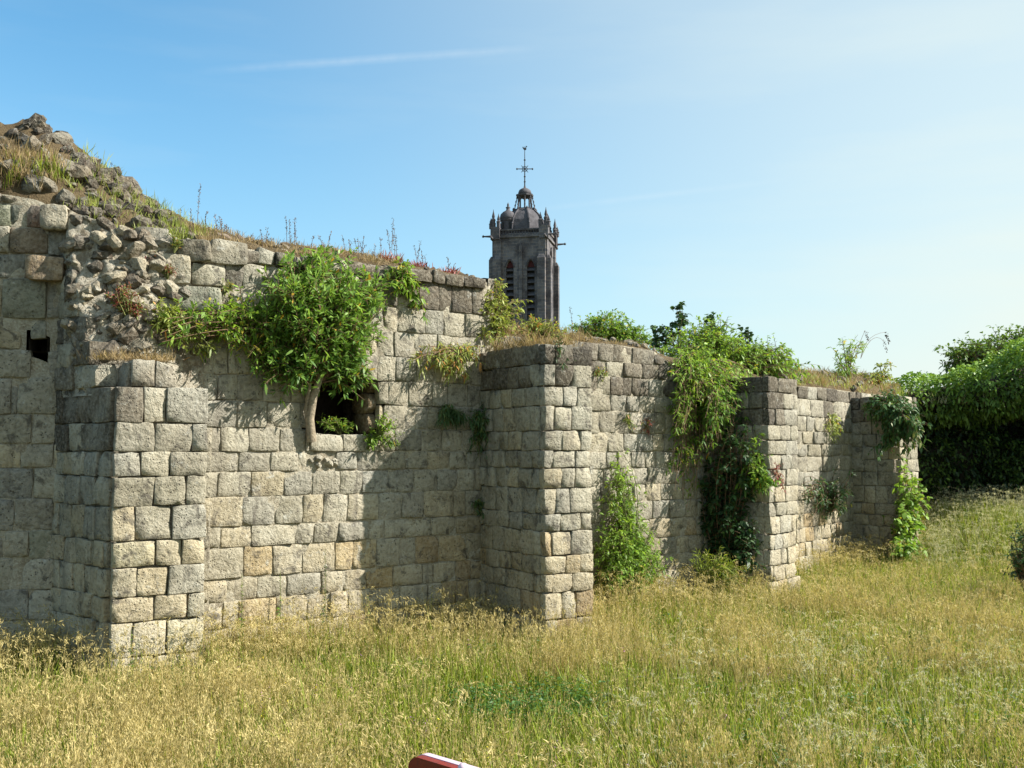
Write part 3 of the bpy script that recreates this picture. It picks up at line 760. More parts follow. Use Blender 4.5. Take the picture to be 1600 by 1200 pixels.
c = g.mix(g.ramp(n1, .42, .6), bk.outputs[0], (.065, .06, .066)); c = g.mix(g.math('MULTIPLY', g.ramp(n2, .52, .68), .5), c, (.20, .165, .14))
g.out(c, .9, g.bump(g.math('ADD', n2, bk.outputs['Fac']), .08, .6)); M['tower'] = m
M['tower_roof'] = simple('weathered_roof_stone', (.105, .10, .11), .9, (1.5, .1), .8)
M['void_shade'] = simple('painted_void_shade', (.035, .034, .036), .8, (6, .02), .3)  # near-black colour paints the shade behind the tower's openings
M['red'] = simple('red_painted_arch', (.085, .024, .026), .8, (6, .02), .3)
M['iron'] = simple('dark_iron', (.05, .05, .055), .6, (6, .01), .3)
tower = thing('church_tower', (TX, TY, 0), 'tall dark stone church tower with lantern, small dome and iron cross rising behind the wall', 'church tower')
tower.rotation_euler = (0, 0, R(-12))
def prism(mb, pts, y0, y1, rot=0):
    n = len(pts); c, s = math.cos(rot), math.sin(rot)
    vs = [(x*c-y*s, x*s+y*c, z) for y in (y0, y1) for x, z in pts]
    mb.add(vs, [tuple(range(n)), tuple(range(2*n-1, n-1, -1))]+[(k, n+k, n+(k+1) % n, (k+1) % n)[::-1] for k in range(n)])
H1, H2, Hc = zz_(372), zz_(412), zz_(379)
b_ = 3.15
mb = MB(); mb.box(-b_+.7, b_-.7, -b_+.7, b_-.7, 0, H1); mb.build('tower_core', M['void_shade'], tower)
zs0, zsp, zap = zz_(505), zz_(424), zz_(414)
for q in range(4):
    rot = q*math.pi/2
    mb = MB()
    wins = [(-1.2, .46), (1.35, .46)]
    xe = -b_
    for wx, hw in wins:
        prism(mb, [(xe, 0), (wx-hw, 0), (wx-hw, H1), (xe, H1)], -b_, -b_+.75, rot); xe = wx+hw
        arch = [(wx-hw, H1), (wx-hw, zsp)]+[(wx-hw+hw*(k/6), zsp+(zap-zsp)*math.sin(math.pi/2*k/6)**.9) for k in range(1, 7)]
        prism(mb, arch[::-1]+[(wx, H1)][::-1][:0]+[], -b_, -b_+.75, rot) if False else None
        L_ = [(wx-hw, H1), (wx-hw, zsp)]+[(wx-hw+hw*(k/6), zsp+(zap-zsp)*math.sin(math.pi/2*k/6)) for k in range(1, 7)]+[(wx, H1)]
        prism(mb, L_, -b_, -b_+.75, rot); prism(mb, [(2*wx-x, z) for x, z in L_][::-1], -b_, -b_+.75, rot)
        prism(mb, [(wx-hw, 0), (wx+hw, 0), (wx+hw, zs0), (wx-hw, zs0)], -b_+.01, -b_+.75, rot)
    prism(mb, [(xe, 0), (b_, 0), (b_, H1), (xe, H1)], -b_, -b_+.75, rot)
    mb.build('belfry_wall', M['tower'], tower)
    mb = MB(); prism(mb, [(-.05, 0), (.35, 0), (.35, Hc-1.2), (.15, Hc-.7), (-.05, Hc-1.2)], -b_-.22, -b_+.1, rot); mb.build('pilaster', M['tower'], tower)
    for wx, hw in wins:
        mb = MB()
        for k in range(9):
            z = zsp-.75*k
            c, s_ = math.cos(rot), math.sin(rot)
            vs = [(wx-hw, -b_+.12, z-.45), (wx+hw, -b_+.12, z-.45), (wx+hw, -b_+.6, z), (wx-hw, -b_+.6, z)]
            vs += [(x, y, z2+.07) for x, y, z2 in vs]
            mb.add([(x*c-y*s_, x*s_+y*c, z2) for x, y, z2 in vs], [(0, 3, 2, 1), (4, 5, 6, 7), (0, 1, 5, 4), (1, 2, 6, 5), (2, 3, 7, 6), (3, 0, 4, 7)])
        mb.build('louvre', M['tower_roof'], tower)
        mb = MB(); prism(mb, [(wx-hw, zsp), (wx+hw, zsp), (wx+hw*.7, zsp+.55), (wx, zap), (wx-hw*.7, zsp+.55)], -b_+.35, -b_+.5, rot); mb.build('arch_panel', M['red'], tower)
        # hood mould
        mb = MB(); P_ = []
        for k in range(-6, 7):
            a = abs(k)/6; P_.append(((wx+(hw+.12)*(k/6)), zsp+(zap-zsp+.16)*math.sin(math.pi/2*(1-a))))
        for a, b2 in zip(P_[:-1], P_[1:]):
            c, s_ = math.cos(rot), math.sin(rot); f_ = lambda p: (p[0]*c+(b_+.06)*s_, p[0]*s_-(b_+.06)*c, p[1])
            mb.bar(f_(a), f_(b2), .09, 4)
        mb.build('hood_mould', M['tower_roof'], tower)
    # cornice + balustrade
    mb = MB(); prism(mb, [(-b_-.15, Hc), (b_+.15, Hc), (b_+.15, Hc+.28), (-b_-.15, Hc+.28)], -b_-.2, -b_+.4, rot)
    prism(mb, [(-b_+.1, zz_(368)), (b_-.1, zz_(368)), (b_-.1, zz_(365.5)), (-b_+.1, zz_(365.5))], -b_-.08, -b_+.3, rot); mb.build('cornice', M['tower'], tower)
    bl = MB()
    for k in range(17):
        x = -b_+.45+k*(2*b_-.9)/16
        c, s_ = math.cos(rot), math.sin(rot); y = -b_+.1
        bl.lathe([(.07, Hc+.25), (.14, Hc+.45), (.07, Hc+.6), (.1, zz_(368))], x*c-y*s_, x*s_+y*c, 5)
    bl.build('balustrade', M['tower_roof'], tower)
# corner buttresses, two per corner, each stepped
for sx in (-1, 1):
    for sy in (-1, 1):
        for ax in (0, 1):
            mb = MB()
            e = b_+.62; i_ = b_-.95
            for (z0, z1, o) in ((0, H2, 0), (H2, Hc-.3, .42)):
                X = sorted([sx*i_, sx*(b_+.02)]) if ax == 0 else sorted([sx*(b_-.4), sx*(e-o)])
                Y = sorted([sy*(b_-.4), sy*(e-o)]) if ax == 0 else sorted([sy*i_, sy*(b_+.02)])
                mb.box(X[0], X[1], Y[0], Y[1], z0, z1)
                mb.box(X[0]+.01, X[1]-.01, Y[0]+.01, Y[1]-.01, z1, z1+.45, .2)
            mb.build('corner_buttress', M['tower'], tower)
        mb = MB(); mb.box(min(sx*(b_-.75), sx*(b_+.35)), max(sx*(b_-.75), sx*(b_+.35)), min(sy*(b_-.75), sy*(b_+.35)), max(sy*(b_-.75), sy*(b_+.35)), Hc-.2, zz_(362)); mb.build('corner_pier', M['tower'], tower)
        for (dx, dy, h) in ((.15, .15, 2.1), (-.5, .25, 1.6), (.25, -.5, 1.5), (.45, .1, 1.2)):
            mb = MB(); x, y, z = sx*(b_-.1+dx), sy*(b_-.1+dy), zz_(363)-.1
            mb.lathe([(.24, z), (.24, z+.45*h), (.3, z+.5*h), (.14, z+.62*h), (.2, z+.7*h), (.05, z+h), (.02, z+1.12*h)], x, y, 6); mb.build('pinnacle', M['tower_roof'], tower)
        for a in (0, 1):
            dx, dy = (sx, 0) if a else (0, sy)
            mb = MB(); x, y, z = sx*(b_+.1), sy*(b_+.1), zz_(380)+.3*a
            mb.bar((x, y, z), (x+dx*1.15, y+dy*1.15, z+.05), .17, 5, .09); mb.lathe([(.1, z-.08), (.16, z+.05), (.06, z+.2)], x+dx*1.2, y+dy*1.2, 6); mb.build('gargoyle', M['tower_roof'], tower)
# roof dome, lantern, turret, cross
mb = MB(); mb.box(-b_+.6, b_-.6, -b_+.6, b_-.6, H1-.2, zz_(364)); mb.build('roof_base', M['tower_roof'], tower)
mb = MB(); mb.lathe([(2.75, zz_(368)), (2.72, zz_(358)), (2.5, zz_(348)), (1.98, zz_(338)), (1.42, zz_(331)), (1.15, zz_(328)), (.95, zz_(327.5))], 0, 0, 8, R(22.5)); mb.build('roof', M['tower_roof'], tower)
for k in range(8):
    a = R(22.5)+k*math.pi/4; mb = MB(); pr = [(2.78, 366), (2.75, 358), (2.53, 348), (2.01, 338), (1.45, 331), (1.2, 327)]
    for (r0, p0), (r1, p1) in zip(pr[:-1], pr[1:]): mb.bar((r0*math.cos(a), r0*math.sin(a), zz_(p0)), (r1*math.cos(a), r1*math.sin(a), zz_(p1)), .12, 5)
    for r0, p0 in ((2.72, 356), (2.2, 345), (1.7, 336), (1.4, 329)): mb.lathe([(.05, zz_(p0)-.1), (.17, zz_(p0)+.05), (.05, zz_(p0)+.28)], r0*math.cos(a), r0*math.sin(a), 5)
    mb.build('roof_rib', M['tower_roof'], tower)
lan = MB(); lan.lathe([(1.15, zz_(329)), (1.15, zz_(327)), (.8, zz_(326.5))], 0, 0, 8, R(22.5)); 
lant = lan.build('lantern', M['tower_roof'], tower)
lan = MB(); lan.lathe([(.75, zz_(309)), (1.08, zz_(307)), (1.1, zz_(304.5)), (.75, zz_(303.5))], 0, 0, 8, R(22.5)); lan.build('lantern_cornice', M['tower_roof'], lant)
for k in range(8):
    a = R(12)+k*math.pi/4; mb = MB(); mb.lathe([(.13, zz_(327)), (.09, zz_(325)), (.09, zz_(311)), (.16, zz_(308.5))], .78*math.cos(a), .78*math.sin(a), 6); mb.build('column', M['tower_roof'], lant)
    mb = MB(); mb.bar((1.25*math.cos(a), 1.25*math.sin(a), zz_(327)), (.95*math.cos(a), .95*math.sin(a), zz_(310)), .06, 5)
    for p_ in (322, 316, 310): mb.lathe([(.03, zz_(p_)-.1), (.11, zz_(p_)), (.03, zz_(p_)+.2)], (1.28-.018*(327-p_))*math.cos(a), (1.28-.018*(327-p_))*math.sin(a), 5)
    mb.build('bracket', M['tower_roof'], lant)
mb = MB(); mb.lathe([(.82, zz_(304)), (.82, zz_(301)), (.7, zz_(297.5)), (.42, zz_(295)), (.14, zz_(293.5)), (.12, zz_(291))], 0, 0, 12); mb.build('lantern_dome', M['tower_roof'], tower, smooth=True)
cr = MB(); cr.bar((0, 0, zz_(293)), (0, 0, zz_(229)), .085, 6, .035); zc = zz_(264)
cx, sn = math.cos(R(12)), math.sin(R(12))
cr.bar((-.95*cx, -.95*sn, zc), (.95*cx, .95*sn, zc), .06, 5)
for s_ in (-1, 1): cr.lathe([(.03, zc-.13), (.14, zc), (.03, zc+.13)], s_*.95*cx, s_*.95*sn, 6)
for k in range(12):
    a0, a1 = k*math.pi/6, (k+1)*math.pi/6; cr.bar((.32*math.cos(a0)*cx, .32*math.cos(a0)*sn, zc+.32*math.sin(a0)), (.32*math.cos(a1)*cx, .32*math.cos(a1)*sn, zc+.32*math.sin(a1)), .04, 4)
for dx, dz in ((.42, .42), (-.42, .42), (.42, -.42), (-.42, -.42)): cr.bar((0, 0, zc), (dx*cx, dx*sn, zc+dz), .035, 4)
for p_ in (276, 284, 250): cr.lathe([(.05, zz_(p_)-.12), (.15, zz_(p_)), (.05, zz_(p_)+.12)], 0, 0, 6)
cr.build('iron_cross', M['iron'], tower)
mb = MB(); z = zz_(235); prism(mb, [(-.28, z+.35), (-.12, z+.1), (.05, z), (.2, z+.12), (.2, z+.4), (.32, z+.5), (.16, z+.58), (.08, z+.3), (-.1, z+.3), (-.2, z+.5)], -.03, .03, R(12)); mb.build('weathercock', M['iron'], tower)
mb = MB(); tx, ty = -1.75, -1.6
mb.lathe([(.88, H1-.5), (.88, zz_(350)), (1.0, zz_(349)), (1.0, zz_(347))], tx, ty, 12)
tur = mb.build('turret', M['tower_roof'], tower)
mb = MB(); mb.lathe([(.98, zz_(347.5)), (1.02, zz_(344)), (.92, zz_(339)), (.6, zz_(335)), (.26, zz_(332.5)), (.2, zz_(330)), (.3, zz_(328)), (.1, zz_(326)), (.14, zz_(324)), (.02, zz_(320))], tx, ty, 14); mb.build('dome', M['tower_roof'], tur, smooth=True)
mb = MB()
for k in range(6):
    a = k*math.pi/3; mb.box(tx+.87*math.cos(a)-.12, tx+.87*math.cos(a)+.12, ty+.87*math.sin(a)-.12, ty+.87*math.sin(a)+.12, zz_(362), zz_(352))
mb.build('opening', M['void_shade'], tur)  # solid dark boxes paint the shade in the turret's openings
#@@VEG
# ------------------------------------------------------------------ leaves, blades, stems
Z3 = np.array([0, 0, 1.])
def nrm(a): return a/np.maximum(np.linalg.norm(a, axis=-1, keepdims=True), 1e-9)
def leaf_geo(P, D, L, Wd, droop=.3, tint=None, prof=(.35, 1., .75), seed=0):
    """folded lanceolate leaf, 6 corners; P base, D direction, L length, Wd width"""
    P = np.asarray(P, float); D = nrm(np.asarray(D, float)); N = len(P); L = np.broadcast_to(L, (N,)).astype(float); Wd = np.broadcast_to(Wd, (N,)).astype(float)
    droop = np.broadcast_to(droop, (N,))
    S = nrm(np.cross(D, Z3+rng.normal(0, .45, (N, 3)))+1e-6)
    V = np.zeros((N, 6, 3))
    def c(s): return P+D*(L*s)[:, None]-Z3*(droop*L*s*s)[:, None]
    p1, p2 = c(.35), c(.72)
    V[:, 0] = P; V[:, 1] = p1+S*(Wd/2)[:, None]; V[:, 2] = p1-S*(Wd/2)[:, None]
    V[:, 3] = p2+S*(Wd/2*prof[2])[:, None]; V[:, 4] = p2-S*(Wd/2*prof[2])[:, None]; V[:, 5] = c(1.)
    T = np.array([[0, 2, 1], [1, 2, 4], [1, 4, 3], [3, 4, 5]])
    Tr = (T[None]+(np.arange(N)*6)[:, None, None]).reshape(-1, 3)
    t = rng.random(N) if tint is None else np.broadcast_to(tint, (N,))
    return V.reshape(-1, 3), Tr, np.repeat(t, 6)
def join(gs):
    Vs, Ts, As = [], [], []; o = 0
    for V, T, A in gs:
        if len(V) == 0: continue
        Vs.append(V); Ts.append(T+o); As.append(A); o += len(V)
    return np.concatenate(Vs), np.concatenate(Ts), np.concatenate(As)
def tube_geo(paths, radii, n=4, tint=.5):
    gs = []
    for p, r in zip(paths, radii):
        p = np.asarray(p, float); k = len(p); rr = np.linspace(r[0], r[1], k)
        t = nrm(np.gradient(p, axis=0)); a = nrm(np.cross(t, np.array([.3, .9, .1]))); b = np.cross(t, a)
        ang = np.arange(n)*2*math.pi/n
        V = p[:, None]+(a[:, None]*np.cos(ang)[None, :, None]+b[:, None]*np.sin(ang)[None, :, None])*rr[:, None, None]
        T = []
        for i in range(k-1):
            for j in range(n):
                q = i*n+j; q2 = i*n+(j+1) % n; T += [(q, q2, q2+n), (q, q2+n, q+n)]
        gs.append((V.reshape(-1, 3), np.array(T), np.full(k*n, tint)))
    return join(gs)
def mesh_obj(name, geo, mat, parent=None, smooth=False):
    V, T, A = geo
    L = np.array(wloc(parent)) if parent is not None else np.zeros(3)
    me = mesh_np(name, V-L, tris=T, attr={'tint': A}, smooth=smooth)
    o = link(name, me, M[mat]); 
    if parent is not None: o.parent = parent
    return o
def bez(a, b, c, n=8):
    t = np.linspace(0, 1, n)[:, None]; return (1-t)**2*a+2*t*(1-t)*b+t*t*c
def A3(v): return np.array([v[0], v[1], v[2]], float)
def plant_geo(root, targets, leaf_len=.08, leaf_w=.02, twigs=4, twig_len=.22, leaves=10, droop=.4, arch=.25, up=.3, odd=.05, along=10, r0=.012, spread=.7, tint_shift=0., whorl=.8, light_up=.35, minimal=.25):
    """arching shoots from the root to each target, side twigs, leaves in pairs"""
    root = A3(root); LP, LD, LS, LT = [], [], [], []; paths, rad = [], []
    T = np.array([A3(t) for t in targets]); zmin, zmax = T[:, 2].min(), T[:, 2].max()+1e-6
    for tg in T:
        d = tg-root; ln = np.linalg.norm(d)
        c = root+d*.5+Z3*arch*ln+rng.normal(0, .08*ln, 3)
        p = bez(root, c, tg, 9); paths.append(p); rad.append((r0, .003))
        def put(p, n, a0):
            k = len(p); tt = a0+(1-a0)*rng.random(n) if n else []
            for s in tt:
                i = min(k-2, int(s*(k-1))); f = s*(k-1)-i; q = p[i]*(1-f)+p[i+1]*f; tn = nrm(p[i+1]-p[i])
                side = nrm(np.cross(tn, rng.normal(0, 1, 3)))
                LP.append(q); LD.append(tn*.6+side*whorl+Z3*up*rng.random()); LS.append(leaf_len*(.6+.7*rng.random())*(1-.35*s*(rng.random() < .5)))
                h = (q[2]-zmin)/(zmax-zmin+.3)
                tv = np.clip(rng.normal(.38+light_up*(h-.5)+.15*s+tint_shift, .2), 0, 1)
                LT.append(2. if rng.random() < odd else tv)
        put(p, along, .35)
        for _ in range(twigs):
            s = minimal+(1-minimal)*rng.random(); i = min(7, int(s*8)); q = p[i]; tn = nrm(p[i+1]-p[i])
            dr = nrm(tn*.5+rng.normal(0, spread, 3)+Z3*up); l = twig_len*(.5+rng.random())
            e = q+dr*l-Z3*droop*l*.5; tp2 = bez(q, q+dr*l*.6, e, 5); paths.append(tp2); rad.append((r0*.35, .002)); put(tp2, leaves, .1)
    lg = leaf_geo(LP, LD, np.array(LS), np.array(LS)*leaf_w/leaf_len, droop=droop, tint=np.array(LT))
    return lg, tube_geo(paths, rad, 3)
def plant(name, label, cat, root, targets, leafmat='budd', stemmat='twig', group=None, **kw):
    t = thing(name, tuple(root), label, cat, group)
    lg, sg = plant_geo(root, targets, **kw)
    mesh_obj('foliage', lg, leafmat, t); mesh_obj('stem', sg, stemmat, t); return t
def lobes(fn, lst):
    """targets spread through ellipses given as (px, py, rx, ry, d0, d1, n); fn turns (px, py, d) into a place point"""
    out = []
    for (x, y, rx, ry, d0, d1, n) in lst:
        for _ in range(n):
            a = random.random()*6.283; r = math.sqrt(random.random())
            out.append(fn(x+rx*r*math.cos(a), y+ry*r*math.sin(a), random.uniform(d0, d1)*(1-.5*r*r)))
    return out
on = lambda face: (lambda px, py, d: face.on(px, py, d))

# the big bush rooted on the window sill
root = W1.on(497, 600, .12)
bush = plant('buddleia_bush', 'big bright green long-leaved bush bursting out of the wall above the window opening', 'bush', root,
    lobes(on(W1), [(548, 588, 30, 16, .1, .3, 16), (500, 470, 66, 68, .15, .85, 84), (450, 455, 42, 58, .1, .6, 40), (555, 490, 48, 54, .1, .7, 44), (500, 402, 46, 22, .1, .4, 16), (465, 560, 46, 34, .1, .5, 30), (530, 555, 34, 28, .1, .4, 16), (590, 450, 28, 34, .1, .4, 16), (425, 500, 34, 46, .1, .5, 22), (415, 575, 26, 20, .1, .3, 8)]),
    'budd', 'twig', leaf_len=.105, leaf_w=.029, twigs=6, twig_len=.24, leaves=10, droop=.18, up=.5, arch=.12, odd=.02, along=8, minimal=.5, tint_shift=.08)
tr = [A3(W1.on(487, 690, .06)), A3(W1.on(484, 655, .09)), A3(W1.on(490, 620, .12)), A3(W1.on(500, 590, .15)), A3(W1.on(497, 545, .2))]
tr2 = [A3(W1.on(482, 672, .03)), A3(W1.on(478, 640, .07)), A3(W1.on(484, 600, .12)), A3(W1.on(470, 560, .2))]
mesh_obj('trunk', tube_geo([tr, tr2], [(.06, .035), (.03, .02)], 8), 'bark', bush, True)
plant('buddleia_bush', 'looser yellow-green arm of leafy shoots hanging left of the big bush', 'bush', W1.on(455, 520, .05),
    lobes(on(W1), [(400, 530, 35, 40, .1, .4, 18), (350, 505, 40, 38, .1, .45, 20), (300, 505, 40, 26, .1, .5, 14), (265, 520, 24, 28, .3, .6, 10), (395, 560, 34, 26, .1, .3, 10)]),
    'bright', 'twig', leaf_len=.095, leaf_w=.025, twigs=5, twig_len=.22, leaves=9, droop=.25, arch=.15, odd=.06, along=9)
plant('wall_shoots', 'pale yellow-green sprays of narrow leaves casting streaky shadows right of the window', 'wall plant', W1.on(722, 556, .02),
    lobes(on(W1), [(690, 560, 40, 14, .15, .4, 10), (650, 552, 40, 14, .2, .5, 8), (700, 580, 30, 14, .15, .35, 8), (735, 548, 15, 12, .1, .3, 5)]),
    'yellow', 'twig', leaf_len=.10, leaf_w=.016, twigs=3, twig_len=.16, leaves=8, droop=.6, arch=.18, odd=.12, along=10)
plant('wall_shoots', 'small green shoot with red stems hanging at the top right of the big bush', 'wall plant', W1.on(628, 418, .05),
    lobes(on(W1), [(625, 440, 18, 22, .1, .3, 8), (650, 455, 14, 14, .05, .15, 5), (655, 490, 12, 16, .05, .2, 5)]), 'bright', 'twig', leaf_len=.09, leaf_w=.035, twigs=3, twig_len=.12, leaves=6, droop=.5, odd=.1)
plant('wall_weed', 'pale leafy weed growing at the lower right corner of the window opening', 'wall plant', W1.on(585, 690, .02),
    lobes(on(W1), [(600, 662, 22, 20, .08, .25, 10), (580, 690, 18, 16, .05, .2, 8), (610, 690, 12, 14, .05, .15, 4)]), 'bright', 'stem', leaf_len=.06, leaf_w=.02, twigs=3, twig_len=.1, leaves=6)
plant('window_weeds', 'short weeds and grass growing inside the dark window opening', 'wall plant', W1.on(530, 680, -.3),
    lobes(on(W1), [(515, 662, 22, 12, -.35, -.15, 9), (545, 664, 16, 12, -.35, -.15, 7)]), 'bright', 'stem', leaf_len=.07, leaf_w=.014, twigs=3, twig_len=.1, leaves=6, up=.8)
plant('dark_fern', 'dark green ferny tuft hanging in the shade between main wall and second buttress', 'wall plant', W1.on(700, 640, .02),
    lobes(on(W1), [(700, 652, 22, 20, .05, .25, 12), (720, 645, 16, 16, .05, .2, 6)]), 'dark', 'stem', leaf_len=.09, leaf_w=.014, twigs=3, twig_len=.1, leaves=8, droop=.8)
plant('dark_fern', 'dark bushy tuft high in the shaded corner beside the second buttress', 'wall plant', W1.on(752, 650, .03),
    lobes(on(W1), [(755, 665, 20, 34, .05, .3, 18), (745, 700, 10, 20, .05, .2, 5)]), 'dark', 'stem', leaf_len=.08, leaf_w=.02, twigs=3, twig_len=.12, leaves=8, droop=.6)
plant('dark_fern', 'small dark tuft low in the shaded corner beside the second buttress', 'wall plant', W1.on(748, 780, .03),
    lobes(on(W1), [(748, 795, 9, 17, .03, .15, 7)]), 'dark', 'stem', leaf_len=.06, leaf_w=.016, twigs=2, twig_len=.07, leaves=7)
plant('red_weed', 'reddish bushy weed growing out of the pale rubble above the first buttress', 'wall plant', W0.on(200, 505, .42),
    lobes(on(W0), [(190, 462, 26, 28, .5, .75, 16), (215, 480, 18, 18, .5, .7, 8)]), 'redweed', 'stem', leaf_len=.05, leaf_w=.014, twigs=4, twig_len=.12, leaves=8, up=.8, odd=.35)
plant('red_weed', 'small red-brown weed on the square block left of the bush', 'wall plant', W0.on(262, 436, .2),
    lobes(on(W0), [(262, 420, 12, 12, .2, .35, 7), (232, 400, 14, 10, .2, .3, 5)]), 'redweed', 'stem', leaf_len=.04, leaf_w=.012, twigs=3, twig_len=.08, leaves=6, up=.8, odd=.2)
plant('rubble_weed', 'yellow-green weeds spilling down the rubble between buttress and bush', 'wall plant', W0.on(250, 495, .3),
    lobes(on(W0), [(262, 500, 26, 26, .3, .6, 16), (290, 530, 25, 18, .3, .55, 10), (320, 545, 15, 12, .2, .4, 5)]), 'yellow', 'stem', leaf_len=.075, leaf_w=.02, twigs=4, twig_len=.13, leaves=8, odd=.04)
plant('rubble_weed', 'small yellow tuft on the crest above the dark square blocks', 'wall plant', W1.on(272, 395, .02),
    lobes(on(W0), [(272, 368, 8, 16, .1, .25, 6), (288, 380, 10, 10, .1, .2, 4)]), 'yellow', 'stem', leaf_len=.05, leaf_w=.012, twigs=3, twig_len=.08, leaves=6, up=.8)
for (x, y, lab, mt) in ((355, 455, 'small green weed in a joint left of the big bush', 'yellow'), (330, 470, 'dry greenish weed hanging below the dark coping blocks', 'yellow'), (318, 555, 'tiny green sprig on the wall beside the first buttress rubble', 'bright'),
                    (940, 583, 'yellowish weed in the top joints of the third bay', 'yellow'), (985, 660, 'yellow-green weed sprouting mid height in the third bay', 'yellow'), (1010, 668, 'reddish yellow weed beside the creeper in the third bay', 'redweed')):
    f_ = W1 if x < 760 else W2
    plant('joint_weed', lab, 'wall plant', f_.on(x, y, .0), lobes(on(f_), [(x, y-6, 11, 12, .04, .16, 6)]), mt, 'stem', leaf_len=.05, leaf_w=.014, twigs=2, twig_len=.08, leaves=6, odd=.1)
# second buttress head
plant('buttress_shrub', 'tall yellow-green shrub on the broken wall end beside the tower', 'shrub', W1.on(762, 520, -.1),
    lobes(lambda px, py, d: W1.on(px, py, d-.25), [(775, 480, 22, 38, 0, .5, 26), (800, 478, 18, 26, 0, .4, 12), (765, 530, 20, 25, .1, .5, 14), (776, 446, 10, 12, 0, .3, 6), (790, 510, 25, 20, 0, .5, 14)]), 'yellow', 'twig', leaf_len=.075, leaf_w=.024, twigs=4, twig_len=.14, leaves=8, up=.4, odd=.03)
BP = lambda px, py, d: at(px, py, 13.2+d)
plant('buttress_shrub', 'low yellowish weeds over the head of the second buttress', 'shrub', at(840, 533, 13.4),
    lobes(BP, [(830, 515, 28, 14, -.3, .6, 22), (860, 518, 22, 12, -.3, .5, 14), (880, 530, 14, 10, -.2, .5, 6)]), 'yellow', 'twig', leaf_len=.07, leaf_w=.016, twigs=4, twig_len=.12, leaves=7, up=.9, odd=.1)
plant('buttress_shrub', 'dark weeds spilling over the front edge of the second buttress', 'shrub', at(878, 540, 12.8),
    lobes(BP, [(874, 552, 16, 16, -.6, -.35, 12), (884, 575, 10, 14, -.5, -.3, 5)]), 'dark', 'twig', leaf_len=.06, leaf_w=.014, twigs=3, twig_len=.1, leaves=8)
# shrub at the foot of the third bay
plant('climbing_shrub', 'bright fresh green shrub climbing the wall foot right of the second buttress', 'shrub', W2.on(985, 915, .35),
    lobes(on(W2), [(965, 775, 24, 58, .1, .5, 60), (975, 850, 50, 52, .15, .8, 120), (1012, 880, 34, 40, .2, .8, 50), (952, 895, 30, 34, .2, .8, 44), (964, 722, 9, 22, .05, .2, 12)]), 'bright', 'stem', leaf_len=.075, leaf_w=.022, twigs=4, twig_len=.16, leaves=9, odd=.01, tint_shift=.02, r0=.008)
# creeper over third bay and third buttress
plant('hanging_creeper', 'dense creeper hanging over the wall top left of the third buttress', 'creeper', W2.on(1090, 575, -.1),
    lobes(on(W2), [(1078, 585, 38, 34, .1, .8, 60), (1066, 650, 22, 56, .1, .6, 56), (1100, 640, 38, 44, .1, .8, 54), (1145, 595, 44, 26, .1, .8, 44), (1120, 680, 24, 28, .2, .6, 22), (1062, 740, 15, 46, .1, .4, 20), (1080, 780, 14, 26, .1, .3, 8), (1085, 745, 14, 12, .1, .3, 6)]), 'bright', 'twig', leaf_len=.09, leaf_w=.026, twigs=4, twig_len=.2, leaves=8, odd=.03, tint_shift=-.08, droop=.4)
plant('hanging_creeper', 'darker green creeper hanging in the hollow beside the third buttress', 'creeper', W2.on(1120, 600, .3),
    lobes(on(W2), [(1125, 650, 30, 40, .3, .8, 30), (1110, 700, 25, 30, .2, .6, 16), (1150, 640, 20, 20, .3, .8, 10)]), 'budd', 'twig', leaf_len=.09, leaf_w=.026, twigs=4, twig_len=.2, leaves=8, odd=.01, tint_shift=-.1)
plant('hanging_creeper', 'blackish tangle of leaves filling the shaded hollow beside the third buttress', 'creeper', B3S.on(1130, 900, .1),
    lobes(on(B3S), [(1150, 690, 36, 50, .05, .6, 40), (1135, 790, 34, 70, .05, .6, 60), (1165, 840, 24, 40, .05, .4, 22), (1105, 760, 20, 70, .1, .4, 36), (1150, 860, 40, 30, .05, .5, 26)]), 'dark', 'twig', leaf_len=.10, leaf_w=.05, twigs=4, twig_len=.22, leaves=9, odd=0, tint_shift=-.25)  # near-black leaf colour also carries the hollow's shade
plant('wall_shoots', 'bright leafy shoots on the shaded side of the third buttress', 'wall plant', B3S.on(1188, 760, .02),
    lobes(on(B3S), [(1175, 740, 24, 26, .1, .5, 24), (1178, 690, 10, 26, .1, .4, 6), (1195, 760, 18, 14, .1, .4, 8)]), 'bright', 'stem', leaf_len=.09, leaf_w=.03, twigs=4, twig_len=.16, leaves=7, odd=.04)
plant('wall_shoots', 'thin reddish shoots on the face of the third buttress', 'wall plant', B3F.on(1215, 740, .02),
    lobes(on(B3F), [(1216, 735, 12, 22, .05, .2, 6), (1225, 762, 8, 8, .05, .15, 3)]), 'redweed', 'twig', leaf_len=.06, leaf_w=.014, twigs=2, twig_len=.1, leaves=5)
plant('wall_weed', 'yellow-green weed hanging on the far bay wall', 'wall plant', W3.on(1300, 650, .02),
    lobes(on(W3), [(1302, 672, 12, 22, .1, .3, 12)]), 'yellow', 'stem', leaf_len=.08, leaf_w=.022, twigs=3, twig_len=.14, leaves=7)
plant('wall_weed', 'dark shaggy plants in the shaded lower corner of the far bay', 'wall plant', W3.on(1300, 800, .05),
    lobes(on(W3), [(1290, 780, 30, 36, .1, .6, 22), (1320, 760, 18, 40, .1, .5, 16), (1262, 760, 14, 24, .1, .4, 8)]), 'dark', 'twig', leaf_len=.1, leaf_w=.024, twigs=3, twig_len=.2, leaves=8)
